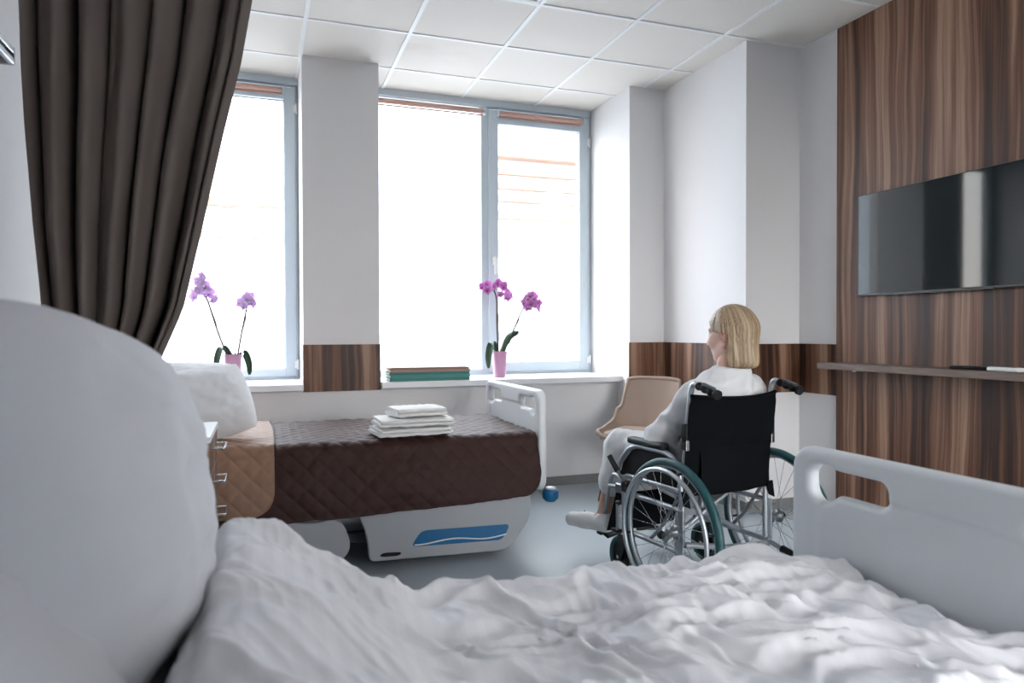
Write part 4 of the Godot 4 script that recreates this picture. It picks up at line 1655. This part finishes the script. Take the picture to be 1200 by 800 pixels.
func head_shape(p: Vector3) -> float:
	var q := Vector3(absf(p.x), p.y, p.z)
	var d := egg(p - Vector3(0, 0.028, 0.012), Vector3(0.074, 0.090, 0.096))
	d = smin(d, egg(p - Vector3(0, -0.032, -0.030), Vector3(0.060, 0.080, 0.064)), 0.03)
	d = smin(d, capsule(p, Vector3(0, -0.09, -0.066), Vector3(0, -0.096, -0.070), 0.021, 0.019), 0.03)
	d = smin(d, (q - Vector3(0.036, -0.022, -0.062)).length() - 0.028, 0.02)
	d = smin(d, capsule(q, Vector3(0.012, 0.032, -0.083), Vector3(0.045, 0.028, -0.070), 0.010, 0.009), 0.015)
	d = smin(d, capsule(q, Vector3(0.030, -0.085, -0.045), Vector3(0.056, -0.055, 0.0), 0.018, 0.016), 0.03)
	var socket := (q - Vector3(0.033, 0.010, -0.104)).length() - 0.019
	d = -smin(-d, socket, 0.012)
	d = minf(d, (q - Vector3(0.032, 0.010, -0.0755)).length() - 0.0125)
	d = smin(d, capsule(p, Vector3(0, 0.016, -0.092), Vector3(0, -0.026, -0.112), 0.0075, 0.0105), 0.012)
	d = smin(d, (q - Vector3(0.010, -0.030, -0.101)).length() - 0.0085, 0.008)
	d = smin(d, capsule(q, Vector3(0, -0.055, -0.0965), Vector3(0.021, -0.0595, -0.0855), 0.0062, 0.003), 0.005)
	d = smin(d, capsule(q, Vector3(0, -0.0665, -0.0945), Vector3(0.019, -0.063, -0.0855), 0.0066, 0.003), 0.005)
	d = smin(d, capsule(p, Vector3(0, -0.07, 0.012), Vector3(0, -0.19, 0.022), 0.052, 0.052), 0.04)
	var ear := egg((q - Vector3(0.079, -0.004, 0.010)).rotated(Vector3.RIGHT, 0.2), Vector3(0.011, 0.031, 0.019))
	ear = maxf(ear, -egg(q - Vector3(0.091, 0.0, 0.006), Vector3(0.010, 0.020, 0.011)))
	return smin(d, ear, 0.006)


func hair_shape(p: Vector3) -> float:
	var a := atan2(p.x, p.z + 0.02)
	var ridge := 0.0050 * strands.get_noise_2d(a * 5.0, p.y * 1.3) + 0.0026 * strands.get_noise_2d(a * 26.0, p.y * 2.0 + 5.0)
	var shell := egg(p - Vector3(0, 0.030, 0.014), Vector3(0.086, 0.103, 0.108))
	# the fall of hair: an oval column behind the ears, drawn in a little at the ends
	var t := clampf((0.05 - p.y) / 0.20, 0.0, 1.0)
	var rx := lerpf(0.086, 0.079, t) + 0.004 * sin(t * PI)
	var rz := lerpf(0.104, 0.086, t)
	var q := Vector2(p.x, p.z - lerpf(0.014, 0.026, t))
	var e := ((q / Vector2(rx, rz)).length() - 1.0) * minf(rx, rz)
	var fall := -smin(-e, 0.045 - p.y, 0.05)
	fall = -smin(-fall, p.y + 0.150 + 0.008 * strands.get_noise_2d(a * 6.0, 1.0), 0.03)
	var d := smin(shell, fall, 0.035) + ridge * clampf((0.13 - p.y) * 14.0, 0.2, 1.0)
	# hair line: swept from the forehead back over the ear
	var hl: float
	if p.y > 0.02:
		hl = lerpf(-0.045, -0.095, clampf((p.y - 0.02) / 0.075, 0.0, 1.0))
		if p.y > 0.095:
			hl = -0.2
	else:
		hl = lerpf(0.030, -0.045, clampf((p.y - 0.0) / 0.020, 0.0, 1.0))
		if p.y < -0.03:
			hl -= 0.010 * clampf((-0.03 - p.y) / 0.06, 0, 1)
	d = maxf(d, (hl - p.z) * 0.8)
	# hollow inside
	var inner := egg(p - Vector3(0, 0.028, 0.012), Vector3(0.070, 0.086, 0.092))
	return maxf(d, -inner)


# ---------------------------------------------------------------- visitor's chair
func guest_chair() -> void:
	var face := Vector2(-0.75, 0.66).normalized()
	var turn := atan2(face.x, face.y)
	var o := thing("guest_chair", "beige upholstered tub chair on thin legs in the corner by the window", "chair", Vector3(2.41, 0, -4.185), turn)
	# local +z is the front
	var prof := PackedVector3Array([Vector3(0, 0.425, 0.235), Vector3(0, 0.405, 0.20), Vector3(0, 0.395, 0.05), Vector3(0, 0.395, -0.12), Vector3(0, 0.425, -0.205), Vector3(0, 0.52, -0.245), Vector3(0, 0.68, -0.275), Vector3(0, 0.80, -0.295)])
	var line_ := curve(prof, 6)
	var rows := []
	var k := line_.size()
	for i in k:
		var t := float(i) / (k - 1)
		var half := table(t, [0.0, 0.12, 0.45, 0.62, 0.8, 1.0], [0.195, 0.225, 0.235, 0.225, 0.205, 0.185])
		var lift := table(t, [0.0, 0.15, 0.45, 0.60, 0.85], [0.02, 0.07, 0.115, 0.125, 0.0])
		var fwd := table(t, [0.30, 0.62, 1.0], [0.0, 0.085, 0.028])
		var ring := PackedVector3Array()
		for j in 33:
			var u := float(j) / 32 * 2.0 - 1.0
			var edge := pow(absf(u), 3.0)
			var drop := -0.012 * pow(absf(u), 4.0) if t > 0.95 else 0.0
			ring.append(line_[i] + Vector3(u * half, lift * edge + drop, fwd * pow(absf(u), 2.2)))
		rows.append(ring)
	var b := MB.new()
	b.sheet(rows, 0.026, true)
	part(o, "shell", b.mesh(), M.leatherette)
	var e := PackedVector3Array()
	for j in 33:
		e.append(rows[k - 1][j])
	for i in range(k - 2, -1, -1):
		e.append(rows[i][32])
	for j in range(31, -1, -1):
		e.append(rows[0][j])
	for i in range(1, k - 1):
		e.append(rows[i][0])
	var off := PackedVector3Array()
	for p in e:
		off.append(p + Vector3(0, -0.004, -0.004))
	var eb := MB.new()
	eb.tube(off, 0.014, 8, false, true)
	part(o, "rolled_edge", eb.mesh(), M.leatherette)
	var pad := MB.new()
	pad.rbox(Vector3(0, 0.435, 0.02), Vector3(0.39, 0.06, 0.40), 0.028, 4)
	part(o, "seat_cushion", pad.mesh(), M.leatherette)
	part(o, "under_frame", rb(Vector3(0.34, 0.02, 0.32), 0.005), M.leg, at(Vector3(0, 0.375, 0.0)))
	for x in [-1.0, 1.0]:
		for z in [-1.0, 1.0]:
			var l := MB.new()
			l.tube(PackedVector3Array([Vector3(x * 0.16, 0.385, z * 0.15), Vector3(x * 0.215, 0.0, z * 0.215)]), [0.017, 0.010], 12)
			part(o, "leg", l.mesh(), M.leg)


# ---------------------------------------------------------------- cabinet, orchids, books
func small_things() -> void:
	var o := thing("bedside_cabinet", "walnut bedside cabinet with pale top and metal drawer pulls between the beds", "cabinet", Vector3(-0.42, 0, -2.97))
	part(o, "body", rb(Vector3(0.46, 0.66, 0.44), 0.003), M.wood, at(Vector3(-0.005, 0.40, 0)))
	part(o, "plinth", rb(Vector3(0.40, 0.07, 0.40), 0.003), M.black, at(Vector3(0, 0.035, 0)))
	part(o, "top_board", rb(Vector3(0.49, 0.022, 0.47), 0.003), M.sill, at(Vector3(0, 0.742, 0)))
	for k in 5:
		var y := 0.672 - k * 0.128
		var d := part(o, "drawer", rb(Vector3(0.018, 0.122, 0.43), 0.002), M.wood, at(Vector3(0.234, y, 0)))
		part(d, "handle", tubes([[Vector3(0.005, 0.014, -0.065), Vector3(0.050, 0.014, -0.065), Vector3(0.050, 0.014, 0.065), Vector3(0.005, 0.014, 0.065)]], 0.0055, 0.006), M.chrome)
	orchid("pink potted orchid with two flower spikes beside the window mullion", Vector3(1.642, 0.795, -4.90), [
		[Vector3(-0.02, 0.57, 0.0), [[-0.13, 0.66, 0.01], [-0.085, 0.675, -0.02], [-0.05, 0.66, 0.03], [-0.01, 0.69, 0.0], [0.03, 0.665, 0.02], [0.0, 0.605, 0.035], [0.065, 0.625, 0.0], [0.095, 0.605, -0.02], [-0.10, 0.635, 0.03], [0.055, 0.585, 0.03]]],
		[Vector3(0.195, 0.52, 0.0), [[0.19, 0.55, 0.02], [0.225, 0.575, -0.01], [0.245, 0.60, 0.015], [0.27, 0.59, 0.0], [0.265, 0.53, 0.02], [0.215, 0.515, 0.025], [0.31, 0.55, 0.0], [0.305, 0.51, 0.01], [0.24, 0.54, 0.03]]],
	], Color(0.45, 0.08, 0.38), Color(0.74, 0.40, 0.70), 0.036, [[-0.075, 0.045, 0.22, 3.0], [0.0, 0.0, 0.0, 0.0], [0.15, 0.34, 0.24, 0.0]])
	orchid("paler potted orchid with two flower spikes half hidden by the curtain", Vector3(-0.175, 0.795, -4.93), [
		[Vector3(-0.155, 0.55, 0.0), [[-0.20, 0.66, 0.0], [-0.17, 0.63, 0.02], [-0.205, 0.60, 0.02], [-0.145, 0.59, 0.0], [-0.23, 0.57, 0.0], [-0.11, 0.545, 0.02], [-0.18, 0.69, 0.0]]],
		[Vector3(0.095, 0.53, 0.0), [[0.08, 0.55, 0.02], [0.055, 0.525, 0.0], [0.12, 0.53, 0.02], [0.07, 0.51, 0.03], [0.095, 0.56, 0.0]]],
	], Color(0.60, 0.40, 0.66), Color(0.84, 0.74, 0.90), 0.042, [[-0.085, 0.03, 0.22, 3.0], [0.09, 0.0, 0.24, 3.4], [0.02, 0.02, 0.1, 1.0]])
	# books on the sill, bottom to top
	var y := 0.795
	for q in [
		[0.022, M.teal, "deep teal book at the bottom of the pile on the sill", 0.0], [0.020, M.teal_pale, "second book from the bottom of the sill pile, light teal", 0.004],
		[0.018, M.teal, "third book up in the sill pile, teal, under the beige ones", -0.002], [0.016, M.beige, "beige book lying on the teal ones on the sill", 0.003], [0.015, M.beige_dark, "topmost rosy-brown book of the pile on the sill", -0.003]]:
		book(q[2], Vector3(1.083 + q[3], y, -4.80), Vector3(0.555, q[0], 0.19), q[1])
		y += q[0] + 0.0005


func book(label: String, p: Vector3, size: Vector3, m: Material) -> void:
	var o := thing("book", label, "book", p, 0.0, "books piled on the window sill")
	var t := 0.0022
	part(o, "pages", rb(Vector3(size.x - 0.012, size.y - 2 * t, size.z - 0.008), 0.001), M.paper, at(Vector3(0, size.y / 2, -0.003)))
	for y in [t / 2, size.y - t / 2]:
		part(o, "cover", rb(Vector3(size.x, t, size.z), 0.0008), m, at(Vector3(0, y, 0)))
	part(o, "spine", rb(Vector3(size.x, size.y, 0.003), 0.001), m, at(Vector3(0, size.y / 2, size.z / 2)))


func flower_mesh(inner: Color, outer: Color, r: float) -> ArrayMesh:
	var b := MB.new()
	for k in 6:
		var lip := k == 5
		var a := TAU * k / 5 + PI / 2
		var wide := r * (0.62 if k in [1, 4] else 0.42)
		var ln := r
		if lip:
			a = -PI / 2
			wide = r * 0.25
			ln = r * 0.42
		var rows := []
		for i in 7:
			var t := float(i) / 6
			var ring := PackedVector3Array()
			for j in 5:
				var u := float(j) / 4 * 2.0 - 1.0
				var w := wide * pow(sin(PI * clampf(t * 0.92 + 0.06, 0, 1)), 0.7)
				var z := 0.25 * ln * t * t - 0.12 * absf(u) * wide + (0.35 * ln if lip else 0.0) + 0.008 * sin(u * 4.0 + k) * t
				var q := Vector2(t * ln + 0.002, u * w).rotated(a)
				ring.append(Vector3(q.x, q.y, z))
			rows.append(ring)
		var v0 := b.v.size()
		b.sheet(rows, 0.0008)
		for i in range(v0, b.v.size()):
			var d := Vector2(b.v[i].x, b.v[i].y).length() / r
			b.c.append(inner if lip else inner.lerp(outer, clampf(d * 1.3, 0, 1)))
	return b.mesh()


func orchid(label: String, p: Vector3, spikes: Array, inner: Color, outer: Color, size: float, leaves: Array) -> void:
	var o := thing("potted_orchid", label, "orchid", p, 0.0, "potted orchids on the sill")
	var b := MB.new()
	# pot: square-shouldered cone, rounded corners
	var rows := []
	for q in [[0.036, 0.0], [0.040, 0.004], [0.055, 0.186], [0.0555, 0.190], [0.052, 0.190], [0.048, 0.165]]:
		var ring := PackedVector3Array()
		for j in 32:
			var a := TAU * j / 32
			var c := Vector2(signf(cos(a)) * pow(absf(cos(a)), 0.6), signf(sin(a)) * pow(absf(sin(a)), 0.6))
			ring.append(Vector3(c.x * q[0], q[1], c.y * q[0]))
		rows.append(ring)
	b.grid(rows, true, false)
	b.fan(rows[0], Vector3.DOWN)
	part(o, "pot", b.mesh(), M.pot)
	var s := MB.new()
	s.fan(rows[5], Vector3.UP)
	part(o, "bark", s.mesh(), M.soil)
	for l in leaves:
		if l[2] == 0.0:
			continue
		var sg := signf(l[0])
		var mid: Vector3
		var tip: Vector3
		if l[3] > 2.0:
			mid = Vector3(l[0] * 0.75, 0.205 + l[1], 0.01)
			tip = Vector3(l[0] * 1.15, 0.205 - l[2] * 0.62, 0.02)
		else:
			mid = Vector3(l[0] * 0.45, 0.17 + l[1] * 0.35, 0.01)
			tip = Vector3(l[0], 0.17 + l[1] * 0.5, 0.0)
		var c := curve(PackedVector3Array([Vector3(sg * 0.01, 0.17, 0), mid, mid.lerp(tip, 0.55) + Vector3(sg * 0.012, 0.01, 0), tip]), 6)
		var lf := []
		for i in c.size():
			var t := float(i) / (c.size() - 1)
			var w := 0.027 * pow(sin(PI * clampf(t * 0.9 + 0.07, 0.0, 1.0)), 0.6)
			var tan := (c[mini(i + 1, c.size() - 1)] - c[maxi(i - 1, 0)]).normalized()
			var side := Vector3(0.8, 0.25, 0.55).normalized() if l[3] > 2.0 else Vector3(0.75, -0.35, 0.6).normalized()
			side = (side - tan * side.dot(tan)).normalized()
			var nn := tan.cross(side)
			var ring := PackedVector3Array()
			for j in 7:
				var u := float(j) / 6 * 2.0 - 1.0
				ring.append(c[i] + side * u * w + nn * (absf(u) * 0.008))
			lf.append(ring)
		var lb := MB.new()
		lb.sheet(lf, 0.002)
		part(o, "leaf", lb.mesh(), M.leaf)
	var fm := flower_mesh(inner, outer, size)
	var rng := RandomNumberGenerator.new()
	rng.seed = 8
	for sp in spikes:
		var top: Vector3 = sp[0]
		var base := Vector3(clampf(top.x * 0.25, -0.03, 0.03), 0.16, 0)
		var st := MB.new()
		var last: Array = sp[1][sp[1].size() - 1]
		st.tube(curve(PackedVector3Array([base, base.lerp(top, 0.5) + Vector3(-0.004, 0, 0), top, top.lerp(Vector3(sp[1][2][0], sp[1][2][1], 0), 0.9)]), 8), 0.0058, 8)
		var stem := part(o, "stem", st.mesh(), M.stem)
		var stake := MB.new()
		stake.tube(PackedVector3Array([base + Vector3(0.012, 0, 0.004), base.lerp(top, 0.75) + Vector3(0.004, 0, 0.004)]), 0.003, 6)
		part(stem, "support_stick", stake.mesh(), M.stem)
		for q in sp[1]:
			var f := Vector3(q[0], q[1], q[2])
			var turn := Basis(Vector3.UP, rng.randf_range(-0.9, 0.9)) * Basis(Vector3.RIGHT, rng.randf_range(-0.5, 0.3)) * Basis(Vector3.BACK, rng.randf_range(-0.5, 0.5))
			part(stem, "flower", fm, M.petal, Transform3D(turn.scaled(Vector3.ONE * rng.randf_range(0.8, 1.1)), f))
